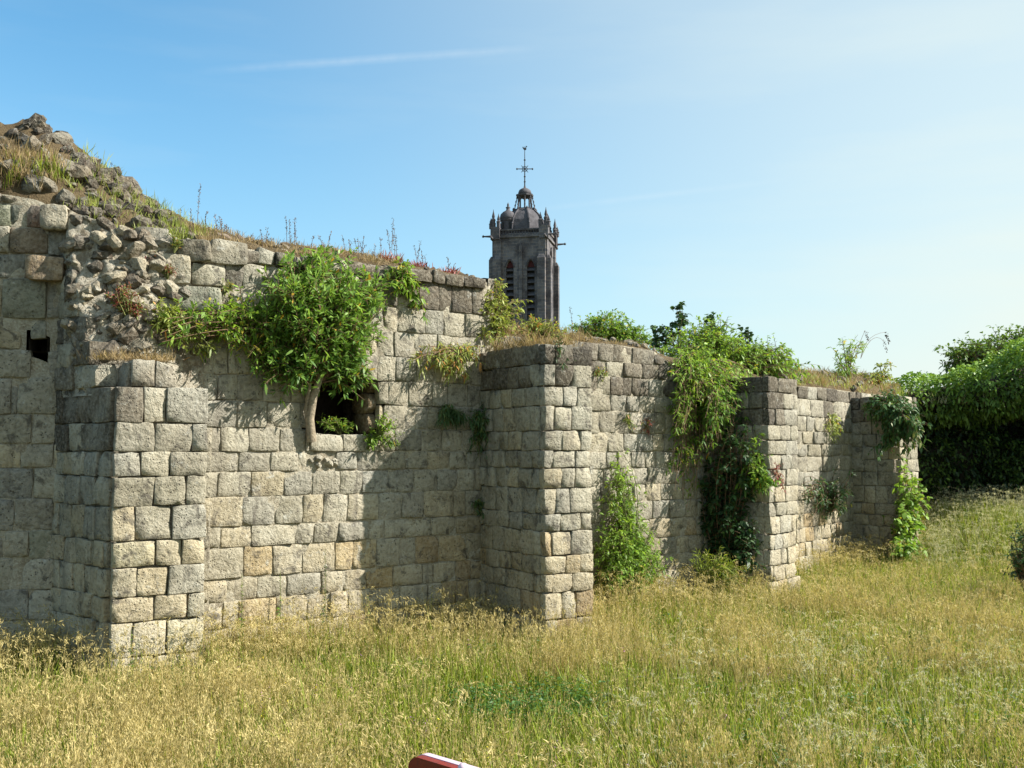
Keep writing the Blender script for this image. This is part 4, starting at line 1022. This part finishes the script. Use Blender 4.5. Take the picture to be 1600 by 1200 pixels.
# ivy on the last buttress
plant('ivy', 'dark ivy mop overhanging the head of the last buttress', 'ivy', B4F.on(1400, 640, .1),
    lobes(on(B4S), [(1380, 635, 34, 22, .1, .8, 34), (1410, 660, 30, 34, .2, .9, 44), (1425, 690, 16, 26, .3, .9, 20), (1385, 690, 20, 20, .2, .6, 14)]), 'dark', 'twig', leaf_len=.09, leaf_w=.05, twigs=4, twig_len=.25, leaves=8, droop=.7, tint_shift=.25)
plant('ivy', 'bright broad-leaved ivy climbing the front edge of the last buttress', 'ivy', B4F.on(1412, 880, .1),
    lobes(on(B4F), [(1424, 740, 14, 40, .1, .35, 22), (1420, 800, 20, 40, .1, .45, 34), (1415, 855, 22, 20, .2, .6, 22), (1440, 770, 10, 25, .2, .5, 8)]), 'bright', 'twig', leaf_len=.11, leaf_w=.085, twigs=3, twig_len=.2, leaves=6, droop=.5, r0=.008)
# plants on the far wall top
plant('seeding_shrub', 'thin arching shrub with drooping dark flower spikes on the far wall top', 'shrub', W3.on(1325, 598, -.5),
    lobes(lambda px, py, d: W3.on(px, py, d-.6), [(1312, 545, 16, 22, 0, .4, 8), (1335, 555, 16, 20, 0, .4, 7), (1350, 530, 22, 8, 0, .4, 4), (1310, 578, 18, 12, 0, .3, 6)]), 'bright', 'twig', leaf_len=.13, leaf_w=.028, twigs=3, twig_len=.22, leaves=6, droop=.5, up=.5)
fl = []
fpaths = []
for (x0, y0, x1, y1, x2, y2) in ((1345, 560, 1350, 522, 1384, 519), (1345, 560, 1362, 515, 1380, 532), (1335, 560, 1346, 528, 1352, 516)):
    a, b, c = [A3(W3.on(x, y, -.5)) for x, y in ((x0, y0), (x1, y1), (x2, y2))]
    fpaths.append(bez(a, b, c, 8)); e = c
    for k in range(40): fl.append(e-Z3*.007*k*.9+rng.normal(0, .016, 3)+np.array([.002*k, 0, 0]))
t = thing('flower_spikes', tuple(W3.on(1345, 560, -.5)), 'long bent stalks ending in drooping purple-brown flower spikes above the far wall', 'flower stalks')
mesh_obj('stem', tube_geo(fpaths, [(.008, .004)]*3, 3), 'seed', t)['kind'] = 'stuff'; mesh_obj('flower_spike', leaf_geo(fl, rng.normal(0, 1, (len(fl), 3)), .04, .025, tint=.1), 'seed', t)['kind'] = 'stuff'
plant('wall_top_weed', 'leafy yellow-green weed at the right end of the far wall top', 'shrub', W3.on(1375, 600, -.3),
    lobes(lambda px, py, d: W3.on(px, py, d-.4), [(1385, 582, 18, 16, 0, .3, 12), (1360, 590, 14, 10, 0, .3, 7)]), 'yellow', 'twig', leaf_len=.09, leaf_w=.04, twigs=3, twig_len=.14, leaves=6, up=.5)
# shrubs rooted on the terrace behind the wall
TP = lambda Y: (lambda px, py, d: at(px, py, Y+d))
def rootat(px, Y): p = at(px, 580, Y); return Vector((p.x, p.y, TZ))
plant('terrace_shrub', 'big bright green shrub behind the wall top left of the third buttress', 'shrub', rootat(1110, 19.3),
    lobes(TP(19), [(1080, 550, 50, 40, -1, .8, 120), (1140, 550, 52, 38, -1, .8, 120), (1195, 562, 48, 28, -.8, .6, 80), (1115, 515, 38, 18, -.3, .3, 30), (1240, 574, 26, 16, -.5, .5, 20)]), 'bright', 'twig', leaf_len=.10, leaf_w=.034, twigs=5, twig_len=.28, leaves=9, odd=.02, r0=.015, tint_shift=.05)
plant('terrace_shrub', 'sparser dark tipped shrub behind the wall above the third buttress', 'shrub', rootat(1215, 20.5),
    lobes(TP(20.5), [(1215, 565, 26, 18, -.5, .5, 18), (1245, 575, 16, 12, -.5, .5, 9)]), 'budd', 'twig', leaf_len=.11, leaf_w=.035, twigs=4, twig_len=.25, leaves=7)
for (x, y, rx, ry, n, lab) in ((1062, 488, 8, 20, 9, 'tallest upright dark maple shoot behind the wall top'), (1035, 512, 14, 18, 10, 'leftmost dark maple shoot behind the wall top'), (1108, 500, 10, 16, 8, 'dark maple shoot right of the tallest one behind the wall top'), (1160, 518, 12, 10, 6, 'low dark maple shoot farthest right behind the wall top')):
    plant('maple_sapling', lab, 'sapling', rootat(x+6, 20.2), lobes(TP(20.2), [(x, y, rx, ry, -.3, .3, n)]), 'maple', 'twig', group='maple shoots behind the wall top', leaf_len=.10, leaf_w=.09, twigs=3, twig_len=.16, leaves=7, up=.4, minimal=.7)
plant('small_tree', 'small light green feathery tree behind the wall right of the church tower', 'tree', rootat(950, 24),
    lobes(TP(24), [(915, 512, 26, 8, -.6, .6, 16), (950, 498, 28, 14, -.6, .6, 24), (985, 518, 26, 14, -.6, .6, 22), (1010, 530, 22, 10, -.6, .6, 10), (940, 525, 50, 10, -.6, .6, 20)]), 'bright', 'twig', leaf_len=.10, leaf_w=.035, twigs=8, twig_len=.3, leaves=12, up=.3, tint_shift=-.05, r0=.012, minimal=.7)
plant('background_tree', 'dark rounded tree beyond the hedge at the right edge', 'tree', Vector((at(1560, 560, 42).x, 42, TZ)),
    lobes(TP(42), [(1560, 550, 60, 22, -2, 2, 70), (1610, 540, 50, 26, -2, 2, 60), (1510, 556, 32, 12, -2, 2, 24), (1660, 540, 50, 30, -2, 2, 30)]), 'hedge', 'twig', leaf_len=.2, leaf_w=.1, twigs=7, twig_len=.8, leaves=11, tint_shift=.2, r0=.05, minimal=.6)
# overgrown hedge covering the terrace end: leaves through and over rounded masses
HB = [(1440, 720, 25.8, .9, 2.4), (1480, 730, 26.2, 1.4, 2.8), (1550, 720, 26.6, 1.9, 3.0), (1620, 715, 26.6, 2.2, 3.2), (1700, 705, 26.4, 2.6, 3.5), (1450, 626, 25.6, 1.2, .95), (1500, 622, 25.6, 1.4, 1.05), (1560, 615, 25.4, 1.6, 1.2), (1620, 602, 25.2, 1.8, 1.5), (1690, 590, 25.0, 2.2, 1.9), (1800, 680, 26.0, 2.8, 4.0), (1925, 690, 25.6, 3.0, 4.4)]  # unseen masses at far right added, top ones jut out, to shade the front
cen = []
for px, py, Y, r, rz in HB: p = at(px, py, Y); cen.append((np.array([p.x, p.y, p.z]), np.array([r, r*.9, rz*.62])))
Ps, Ns, Ts = [], [], []
for i, (c, r) in enumerate(cen):
    n = int(13500*r[0]*r[2]/3)
    d = nrm(rng.normal(0, 1, (n, 3))); k = rng.choice([1., .93, .85, .7], n, p=[.45, .25, .2, .1])*(1+.0*rng.random(n))
    lump = np.array([noise.fractal(Vector((c+q*r)*1.1), .8, 2, 3) for q in d])
    p = c+d*r*(k*(1+.34*lump))[:, None]
    keep = (p[:, 2] > .2)
    for j, (c2, r2) in enumerate(cen):
        if j != i: keep &= (np.sum(((p-c2)/r2)**2, 1) > .6)
    Ps.append(p[keep]); Ns.append(d[keep]); Ts.append(np.clip((.0 if i not in (5, 6, 7, 8, 9) else .45)+(.9*np.clip(d[keep][:, 2], 0, 1) if i in (5, 6, 7, 8, 9) else .05)+.25*lump[keep]+rng.normal(0, .18, keep.sum()), 0, 1))  # sunlit top and shaded body put into the leaf tint
Ps, Ns, Ts = map(np.concatenate, (Ps, Ns, Ts))
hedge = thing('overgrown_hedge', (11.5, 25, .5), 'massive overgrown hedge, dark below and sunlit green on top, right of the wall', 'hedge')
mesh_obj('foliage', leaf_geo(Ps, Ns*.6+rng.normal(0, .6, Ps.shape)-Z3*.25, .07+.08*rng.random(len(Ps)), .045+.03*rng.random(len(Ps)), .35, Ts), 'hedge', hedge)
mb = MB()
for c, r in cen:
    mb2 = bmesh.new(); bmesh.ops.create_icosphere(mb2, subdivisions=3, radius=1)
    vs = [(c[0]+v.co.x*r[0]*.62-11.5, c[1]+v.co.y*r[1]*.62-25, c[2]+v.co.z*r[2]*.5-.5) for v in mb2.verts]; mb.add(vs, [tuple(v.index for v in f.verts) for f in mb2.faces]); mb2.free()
o = mb.build('inner_thicket', M['painted_shade'], hedge)  # near-black lumps paint the shade deep inside the hedge

# ------------------------------------------------------------------ grass and spikes on the wall tops
def tuft_geo(P, n, h, lean=.35, w=.006, droop=.3, tint=(.2, .9)):
    P = A3(P); b = P+np.c_[rng.normal(0, .05, (n, 2)), np.zeros(n)]
    D = np.c_[rng.normal(0, lean, (n, 2)), np.ones(n)]; return leaf_geo(b, D, h*(.5+.7*rng.random(n)), w, droop*rng.random(n), tint[0]+(tint[1]-tint[0])*rng.random(n))
def top_grass(name, label, pts, n, h, mat, **kw):
    o = mesh_obj(name, join([tuft_geo(p, n, h*random.uniform(.6, 1.3), **kw) for p in pts]), mat); tag(o, label, 'dry grass', kind='stuff'); return o
def crest(face, e, c, x0, x1, n, d0=0, d1=.9, dc=.7, py=400):
    out = []
    for _ in range(n):
        px = random.uniform(x0, x1); u = face.hit(px, py)[0]; d = random.uniform(d0, d1)
        out.append(face.pt(u, e(u)+(c(u)-e(u))*min(1, d/dc)**.75-.02, -d))
    return out
top_grass('dry_grass', 'short dry rusty grass along the crest of the main bay', crest(W1, e1, c1p, 318, 640, 260), 10, .13, 'rust', lean=.5, w=.006)
top_grass('dry_grass', 'green and yellow grass with rusty stalks on the rubble crest at far left', crest(W0, e0, c0, 90, 320, 110, 0, 1.0, .9, 300), 14, .2, 'yellow', lean=.4, w=.007)
top_grass('dry_grass', 'shaggy dry grass patch on the ledge of the left bay', [W0.on(random.uniform(-40, 95), random.uniform(250, 305), random.uniform(-.5, -.05)) for _ in range(110)]+[W0.pt(random.uniform(.2, 3.5), e0(2)+random.uniform(.0, .5), -random.uniform(.1, .6)) for _ in range(60)], 16, .32, 'rust', lean=.35, w=.007)
top_grass('dry_grass', 'green weeds in the grassy ledge of the left bay', [W0.on(random.uniform(10, 90), random.uniform(265, 305), random.uniform(-.4, -.05)) for _ in range(36)], 10, .3, 'green', lean=.3, w=.010)
top_grass('dry_grass', 'pinkish dry grass on the broken head of the first buttress', [B1F.pt(random.uniform(.0, .75), zt+.0, 0)+din*random.uniform(.25, .8) for _ in range(60)], 14, .17, 'rust', lean=.6, w=.006)
top_grass('dry_grass', 'dry brown grass on the head of the second buttress', [B2F.pt(random.uniform(-.1, .6), z2[0]-.03, -random.uniform(.1, 1.1)) for _ in range(90)]+crest(W2, e2, c2p, 790, 935, 90, 0, .5, .6, 530), 14, .24, 'rust', lean=.5, w=.007)
top_grass('dry_grass', 'dry grass and moss on the far wall top', crest(W3, e3, c3p, 1215, 1430, 330, 0, 1.1, .7, 600), 12, .22, 'rust', lean=.5, w=.009)
top_grass('dry_grass', 'yellow-green tufts mixed in the dry grass of the far wall top', crest(W3, e3, c3p, 1215, 1430, 90, 0, .6, .7, 600), 12, .22, 'yellow', lean=.5, w=.011)
top_grass('dry_grass', 'sparse dry grass along the top of the third bay', crest(W2, e2, c2p, 925, 1060, 70, 0, .8, .6, 540), 10, .1, 'rust', lean=.5, w=.006)
tg = [Vector((random.uniform(7.5, 16), random.uniform(24.5, 30), TZ+.0)) for _ in range(700)]
top_grass('terrace_grass', 'pale tall grass on the terrace behind the far end of the wall', tg, 12, .36, 'plume', lean=.3, w=.010)
tg = [Vector((random.uniform(2, 8), random.uniform(18, 26), TZ)) for _ in range(500)]; tg = [p for p in tg if (p.y-17.8) > (p.x-2.4)*1.25+.3]
top_grass('terrace_grass', 'mixed grass on the terrace behind the third bay', tg, 12, .4, 'green', lean=.3, w=.012)
def spikes(label, stems, red=True, mat='seed'):
    """seed stalks: thin stems with small pods up their length"""
    base = stems[0][0]; t = thing('seed_stalks', tuple(base), label, 'seed stalks', 'seed stalks on the wall top')
    paths, LP, LT = [], [], []
    for a, h, lean in stems:
        a = A3(a); b = a+np.array([lean[0], lean[1], h]); p = bez(a, a+np.array([0, 0, h*.6]), b, 7); paths.append(p)
        for k in range(int(h*75)):
            s = .35+.65*rng.random(); q = a*(1-s)**2+2*s*(1-s)*(a+np.array([0, 0, h*.6]))+s*s*b; LP.append(q+rng.normal(0, .008, 3)); LT.append(rng.random())
    mesh_obj('stem', tube_geo(paths, [(.004, .002)]*len(paths), 3), mat, t)['kind'] = 'stuff'
    D = rng.normal(0, 1, (len(LP), 3)); D[:, 2] = abs(D[:, 2])+.3; mesh_obj('seed_pods', leaf_geo(LP, D, .022, .010, 0, np.array(LT)), mat, t)['kind'] = 'stuff'
    if red: mesh_obj('leaf_base', join([tuft_geo(a, 14, .16, lean=.5, w=.014) for a, h, l in stems]), 'redweed', t)
def crestpt(face, e, c, px, d, py, dc): u = face.hit(px, py)[0]; return face.pt(u, e(u)+(c(u)-e(u))*min(1, d/dc)**.75-.02, -d)
def st(face, e, c, lst, py=400, dc=.7): return [(crestpt(face, e, c, px, d, py, dc), h, (random.uniform(-.05, .05), random.uniform(-.05, .05))) for px, d, h in lst]
spikes('tallest dark seed stalks with red bases on the wall top right of the bush', st(W1, e1, c1p, [(628, .3, .42), (633, .35, .58), (638, .3, .46), (641, .4, .38), (625, .5, .3)]))
spikes('second cluster of dark seed stalks with red base, between the tallest and the last', st(W1, e1, c1p, [(670, .3, .3), (674, .35, .38), (679, .3, .26), (684, .3, .2)]))
spikes('short reddish seed stalks nearest the broken wall end', st(W1, e1, c1p, [(712, .2, .16), (717, .25, .24), (721, .2, .17)]))
spikes('pair of thin dark stalks directly above the big bush', st(W1, e1, c1p, [(469, .4, .42), (474, .4, .38), (481, .4, .40), (484, .4, .3)]), False)
for i, (px, n, lab) in enumerate(((320, 5, 'wispy stalks above the dark coping at the left of the main bay'), (365, 6, 'wispy stalks on the crest left of the big bush'), (420, 5, 'thin wispy stalks just left of the big bush top'), (530, 5, 'wispy stalks just right of the big bush top'), (575, 6, 'wispy stalks halfway between bush and tall seed stalks'), (600, 4, 'few wispy stalks just left of the tallest seed stalks'))):
    spikes(lab, st(W1, e1, c1p, [(px+random.uniform(-22, 22), random.uniform(.2, .6), random.uniform(.1, .3)) for _ in range(n)]), False)
spikes('wiry stalks standing on the rubble crest at far left', st(W0, e0, c0, [(82, .5, .3), (86, .6, .22), (30, .5, .16), (140, .5, .34), (160, .5, .4), (135, .6, .3), (120, .5, .25)], 300, .9), False)
spikes('pale wispy stalks leaning on the left rubble slope', [(p, h, (.14, 0)) for p, h, l in st(W0, e0, c0, [(150, .3, .42), (165, .3, .3), (205, .3, .22), (240, .3, .2)], 300, .9)], False, 'plume')
p = crestpt(W0, e0, c0, 300, .5, 360, .9); spikes('single very tall wiry stalk on the crest left of the bush', [(p, .62, (.03, 0))], False)
spikes('few thin stalks on the buttress head beside the tower', [(at(895, 530, 14.5), .45, (-.04, 0)), (at(905, 535, 14.5), .3, (.05, 0)), (at(1000, 540, 16), .25, (0, 0))], False)
#@@MEADOW
# ------------------------------------------------------------------ the meadow: tufts instanced on points
def blades(n, rad, h, w, lean, droop, tint=(0, 1), hv=.45):
    a = rng.random(n)*6.283; r = rad*np.sqrt(rng.random(n)); P = np.c_[r*np.cos(a), r*np.sin(a), np.full(n, -.03)]
    D = np.c_[rng.normal(0, lean, (n, 2)), np.ones(n)]
    return leaf_geo(P, D, h*(1-hv+2*hv*rng.random(n)), w*(.7+.6*rng.random(n)), droop*rng.random(n), tint[0]+(tint[1]-tint[0])*rng.random(n))
def seedheads(n, rad, h, lean, spk, slen, sw, headlen, nod, tint=(.3, 1), stemw=.0035, spread=.012):
    gs = []
    for _ in range(n):
        a = random.random()*6.283; r = rad*math.sqrt(random.random()); p = np.array([r*math.cos(a), r*math.sin(a), -.03]); hh = h*random.uniform(.65, 1.25)
        dx, dy = random.gauss(0, lean), random.gauss(0, lean); tip = p+np.array([dx*hh, dy*hh, hh])
        ang = random.random()*6.283; nd = np.array([math.cos(ang), math.sin(ang), 0])*nod*hh
        gs.append(leaf_geo([p], [tip-p], hh, stemw, 0., tint=np.array([random.uniform(*tint)*.8]), prof=(1, 1, .9)))
        ts = random.uniform(*tint); k = spk; s = rng.random(k)**.8
        q = tip-nrm(tip-p)*(headlen*s)[:, None]*1.0+nd*((1-s)**2)[:, None]*.9-Z3*(nod*hh*.5*((1-s)**2))[:, None]+rng.normal(0, spread, (k, 3))*(.3+s)[:, None]
        D = rng.normal(0, .22, (k, 3))+(nrm(tip-p) if nod < .18 else nrm(nd+1e-6)*.7*(1-s)[:, None]+Z3*(s-.45)[:, None])
        gs.append(leaf_geo(q, D, slen*(.7+.6*rng.random(k)), sw, .1, np.clip(ts+rng.normal(0, .12, k), 0, 1)))
    return join(gs)
def proto(name, geos_mats):
    """one tuft mesh with several materials"""
    V, T, A = join([g_ for g_, m_ in geos_mats]); me = mesh_np(name, V, tris=T, attr={'tint': A})
    idx = np.concatenate([np.full(len(g_[1]), i) for i, (g_, m_) in enumerate(geos_mats)]).astype(np.int32)
    for g_, m_ in geos_mats: me.materials.append(M[m_])
    me.polygons.foreach_set('material_index', idx); return bpy.data.objects.new(name, me)
PC = {}
def pcol(name, objs):
    c = bpy.data.collections.new(name)
    for o in objs: c.objects.link(o)
    return c
PG = pcol('green_tufts', [proto('green_tuft', [(blades(90, .25, .40, .011, .32, .7), 'green'), (blades(12, .24, .34, .008, .30, .6), 'straw'), (seedheads(4, .2, .46, .18, 10, .016, .005, .10, .12), 'straw')]) for _ in range(5)])
PS = pcol('straw_tufts', [proto('straw_tuft', [(blades(50, .22, .32, .010, .28, .6), 'green'), (blades(26, .22, .42, .006, .28, .7), 'straw'), (seedheads(17, .24, .50, .22, 15, .028, .0048, .14, random.choice([.05, .15]), spread=.010), 'straw')]) for _ in range(5)])
PP = pcol('plume_tufts', [proto('plume_tuft', [(blades(50, .2, .4, .007, .3, .6), 'green'), (seedheads(6, .2, .62, .28, 26, .026, .005, .15, .34, spread=.005), 'plume')]) for _ in range(4)])
PB = pcol('brome_tufts', [proto('brome_tuft', [(blades(60, .2, .5, .011, .28, .8), 'green'), (seedheads(9, .18, .74, .25, 18, .036, .007, .17, .38, spread=.012), 'straw')]) for _ in range(4)])
PW = pcol('weed_tufts', [proto('weed_tuft', [(leaf_geo(np.c_[rng.normal(0, .09, (150, 2)), rng.random(150)*.34], np.c_[rng.normal(0, 1, (150, 2)), rng.random(150)*.6], .045, .018, .3, .15*rng.random(150)), 'budd'), (blades(14, .12, .34, .006, .25, .2), 'green')]) for _ in range(3)])
def scatter(name, label, pts, col, nproto, cat='grass', smin=.8, smax=1.2):
    n = len(pts); me = bpy.data.meshes.new(name); me.vertices.add(n); me.vertices.foreach_set('co', np.array(pts, dtype=np.float32).ravel())
    def at_(k, t, v): a = me.attributes.new(k, t, 'POINT'); a.data.foreach_set('value', v)
    at_('pick', 'INT', rng.integers(0, nproto, n).astype(np.int32)); at_('yaw', 'FLOAT', (rng.random(n)*6.283).astype(np.float32)); at_('size', 'FLOAT', (smin+(smax-smin)*rng.random(n)).astype(np.float32))
    o = bpy.data.objects.new(name, me); COL.objects.link(o); tag(o, label, cat, kind='stuff')
    ng = bpy.data.node_groups.new(name, 'GeometryNodeTree'); ng.interface.new_socket('Geometry', in_out='INPUT', socket_type='NodeSocketGeometry'); ng.interface.new_socket('Geometry', in_out='OUTPUT', socket_type='NodeSocketGeometry')
    N = ng.nodes; gi = N.new('NodeGroupInput'); go = N.new('NodeGroupOutput'); ip = N.new('GeometryNodeInstanceOnPoints'); ci = N.new('GeometryNodeCollectionInfo')
    mp_ = N.new('GeometryNodeMeshToPoints'); ng.links.new(gi.outputs[0], mp_.inputs['Mesh'])
    ci.inputs['Collection'].default_value = col; ci.inputs['Separate Children'].default_value = True; ci.inputs['Reset Children'].default_value = True
    def named(k, t): q = N.new('GeometryNodeInputNamedAttribute'); q.data_type = t; q.inputs['Name'].default_value = k; return q.outputs[0]
    cx_ = N.new('ShaderNodeCombineXYZ'); er = N.new('FunctionNodeEulerToRotation'); ng.links.new(named('yaw', 'FLOAT'), cx_.inputs[2]); ng.links.new(cx_.outputs[0], er.inputs[0])
    cs = N.new('ShaderNodeCombineXYZ'); sz = named('size', 'FLOAT')
    for k in range(3): ng.links.new(sz, cs.inputs[k])
    ip.inputs['Pick Instance'].default_value = True
    ng.links.new(mp_.outputs[0], ip.inputs['Points']); ng.links.new(ci.outputs[0], ip.inputs['Instance']); ng.links.new(named('pick', 'INT'), ip.inputs['Instance Index'])
    ng.links.new(er.outputs[0], ip.inputs['Rotation']); ng.links.new(cs.outputs[0], ip.inputs['Scale']); ng.links.new(ip.outputs[0], go.inputs[0])
    md = o.modifiers.new('scatter', 'NODES'); md.node_group = ng; return o
import bisect
WALLP = [(-14, 9.6), (-9.45, 10.46), (-3.45, 11.6), (-.38, 13.84), (3.3, 16.8), (7.19, 21.7), (9.5, 25.2), (13, 26.4), (30, 28)]
def wall_y(x): return float(np.interp(x, [p[0] for p in WALLP], [p[1] for p in WALLP]))
def in_butt(x, y):
    for FF, FS in ((B1F, B1S), (B2F, B2S), (B3F, B3S), (B4F, B4S)):
        a = FF.A; p = Vector((x, y, 0))-a; u = p.dot(FF.u); dn = (FS.pt(0, 0)-FS.pt(FS.L, 0)); q = -p.dot(FF.n); dq = -dn.dot(FF.n)
        if 0 < q < dq+.2:
            sft = dn.dot(FF.u)*q/dq
            if -.06 < u-sft < FF.L+.06: return True
    return False
pg, ps, pp, pb, pw = [], [], [], [], []
def fld(x, y, s, o): return noise.fractal(Vector((x*s, y*s, o)), .8, 2, 3)
for _ in range(15000):
    y = 4.5+(29-4.5)*random.random()**.85; xlim = y*.56+1.2; x = random.uniform(-xlim, xlim)
    if y > wall_y(x)-.10 or in_butt(x, y): continue
    dw = wall_y(x)-y
    z = ground_z(x, y); p = (x, y, z)
    dry = 1.5*fld(x, y, .6, 3.)+.9*fld(x, y, 1.7, 7.)-.03
    px = 800+F*x/y
    dry -= .12 if px < 800 else .34
    if dw < 1.0 and px < 780: dry += .1
    if y < 8.2 and px < 620: dry += .3                     # golden foreground at left
    if 12 < y < 17 and px > 900: dry += .22                # golden band before the far bays
    if y > 16.5: dry -= .55
    if px > 1450 and y > 13: dry -= .3
    if 7.6 < y < 10.5 and 430 < px < 1000: dry -= .28
    if px > 1000 and y < 10: dry -= .15
    r = random.random()
    if ((x-.15)/.75)**2+((y-9.3)/.7)**2 < 1 and r < .6: pw.append(p); continue
    if r < .02: pw.append(p)
    elif px > 980 and y < 11.5 and r < .22*max(0, fld(x, y, 1.1, 21)+.5) or (y > 19 and px > 1440 and r < .6): pp.append(p)
    elif (dw < 1.5 and r < .55) or r < .07: pb.append(p)
    elif random.gauss(dry, .16) > 0: ps.append(p)
    else: pg.append(p)
scatter('meadow_grass', 'green grass growing through the whole meadow', pg, PG, 5)
scatter('straw_grass', 'golden ripe grass with seed heads in the meadow', ps, PS, 5)
scatter('plume_grass', 'pale plumed grass in the right foreground and on the far bank', pp, PP, 4)
scatter('brome_grass', 'taller drooping grass along the foot of the wall', pb, PB, 4)
scatter('meadow_weeds', 'dark green broad-leaved weeds in the meadow', pw, PW, 3, 'weeds')
# small flowers in the grass
fl = [(rng.uniform(-3.2, 6), rng.uniform(6.5, 12)) for _ in range(90)]
FP = np.array([(x, y, ground_z(x, y)+rng.uniform(.3, .42)) for x, y in fl for _ in range(7)])+rng.normal(0, .008, (len(fl)*7, 3))
M['flower'] = leaf_material('meadow_flower', (.30, .12, .30), (.45, .20, .36), (.75, .6, .05), .2)
tag(mesh_obj('meadow_flowers', leaf_geo(FP, rng.normal(0, 1, FP.shape), .018, .010, tint=np.repeat(np.where(rng.random(len(fl)) < .4, 2., rng.random(len(fl))), 7)), 'flower'), 'small purple and yellow flowers scattered in the meadow grass', 'flowers', kind='stuff')
# tall leafy stalks at the foot of the main bay
def gp(px, py):
    r = ray(px, py); P = CAM+r*(-CAM.z/r.z); return Vector((P.x, P.y, ground_z(P.x, P.y)))
def stalk(px, Y, top, lab, leafmat='bright'):
    b = at(px, 1000, Y); b = Vector((b.x, Y, ground_z(b.x, Y))); tpt = at(px, top, Y); h = tpt.z-b.z
    t = thing('tall_weed', tuple(b), lab, 'weed', 'tall weeds at the wall foot'); p = bez(A3(b), A3(b)+Z3*h*.5, A3(tpt), 8)
    mesh_obj('stem', tube_geo([p], [(.006, .003)], 4), 'stem', t); n = int(h*55); s = rng.random(n)
    P_ = A3(b)+(A3(tpt)-A3(b))*s[:, None]; D = np.c_[rng.normal(0, 1, (n, 2)), .4+.6*rng.random(n)]
    mesh_obj('foliage', leaf_geo(P_, D, .10*(1.15-s), .022*(1.15-s)+.004, .5), leafmat, t)
stalk(378, 11.25, 895, 'leafy weed nearest the first buttress at the foot of the main bay'); stalk(438, 11.6, 890, 'tall narrow leafy weed left of centre at the foot of the main bay'); stalk(508, 12.0, 858, 'tallest thin weed at the foot of the main bay', 'dark')
stalk(575, 12.2, 930, 'short leafy weed at the foot of the main bay by the shadow edge'); stalk(205, 9.9, 985, 'short weed before the first buttress'); stalk(950, 8.6, 1060, 'dark narrow weed column standing in the middle of the meadow', 'dark'); stalk(1130, 16.2, 868, 'rank weed in the dark hollow left of the third buttress', 'dark')
plant('bank_shrub', 'dark low shrub in the tall grass at the right edge of the picture', 'shrub', (at(1600, 880, 15.5).x, 15.5, .05),
    lobes(TP(15.5), [(1598, 850, 22, 40, -.4, .4, 24), (1630, 860, 30, 50, -.4, .4, 24)]), 'dark', 'twig', leaf_len=.08, leaf_w=.03, twigs=4, twig_len=.2, leaves=8)
plant('wall_foot_weeds', 'tall rank grass and weeds in the dark hollow left of the third buttress', 'weeds', (2.9, 15.6, 0),
    lobes(lambda px, py, d: at(px, py, 15.6+d), [(1120, 880, 40, 22, -.3, .5, 26), (1150, 900, 30, 16, -.3, .3, 14)]), 'green', 'stem', leaf_len=.16, leaf_w=.014, twigs=3, twig_len=.15, leaves=8, up=.9)
# ------------------------------------------------------------------ red board poking in at the bottom edge
M['redpaint'] = m = newmat('red_brown_paint'); g = G(m); b = g.out(g.mix(g.ramp(g.noise(wpos(g), 60, 6, .7), .5, .7), (.20, .020, .006), (.11, .02, .012)), .4, None, .4)
M['edge'] = m = newmat('pale_edge'); g = G(m); b = g.out((.62, .45, .52), .2, None, .6)
pL = at(648, 1176, 2.6); zt_ = pL.z
r = ray(725, 1199); pR = CAM+r*((zt_-CAM.z)/r.z)
u = Vector((pR.x-pL.x, pR.y-pL.y, 0)).normalized(); Wb = .62; Hb = .42; th = .022; rc = .035
n_b = Vector((u.y, -u.x, 0))
sign = thing('signboard', (pL.x+u.x*Wb/2, pL.y+u.y*Wb/2, ground_z(pL.x, pL.y)), 'red-brown board with rounded corner and pale top edge poking in at the bottom edge', 'signboard')
out_ = []
for cx_, cz, a0 in ((Wb-rc, zt_-rc, 0), (rc, zt_-rc, 90), (rc, zt_-Hb+rc, 180), (Wb-rc, zt_-Hb+rc, 270)):
    for k in range(7): a = R(a0+90*k/6); out_.append((cx_+rc*math.cos(a), cz+rc*math.sin(a)))
def board(name, pts, d0, d1, mat):
    L = wloc(sign); n = len(pts); mb = MB()
    vs = [pL+u*x+n_b*d for d in (d0, d1) for x, z in pts]; vs = [(v.x-L.x, v.y-L.y, pts[i % n][1]-L.z) for i, v in enumerate(vs)]
    mb.add(vs, [tuple(range(n))[::-1], tuple(range(n, 2*n))]+[(k, (k+1) % n, n+(k+1) % n, n+k) for k in range(n)]); return mb.build(name, M[mat], sign)
board('panel', out_, .0, th, 'redpaint')
inner = [(x, z-.0025) for x, z in out_]
big = [(Wb/2+(x-Wb/2)*1.006, (zt_-Hb/2)+(z-(zt_-Hb/2))*1.008) for x, z in out_]
board('lit_edge', big, -.019, -.001, 'edge')  # pale strip paints the light caught by the board's top edge
for fx in (.12, .88):
    a = pL+u*Wb*fx-n_b*.06; mb = MB(); L = wloc(sign)
    mb.lathe([(.028, ground_z(a.x, a.y)-.1), (.028, zt_-.06), (.02, zt_-.05)], a.x-L.x, a.y-L.y, 10); 
    mb.V = [(x, y, z-L.z) for x, y, z in mb.V]; mb.build('post', M['iron'], sign, smooth=True)
kb = at(718, 1200, 2.45); mb = MB(); L = wloc(sign); mb.lathe([(.004, 0), (.012, .0), (.013, .008), (.008, .015), (.002, .017)], 0, 0, 12)
mb.V = [(x+kb.x-L.x+.008, y+kb.y-L.y+.01, z+zt_-L.z) for x, y, z in mb.V]; mb.build('bolt_cap', M['edge'], sign, smooth=True)
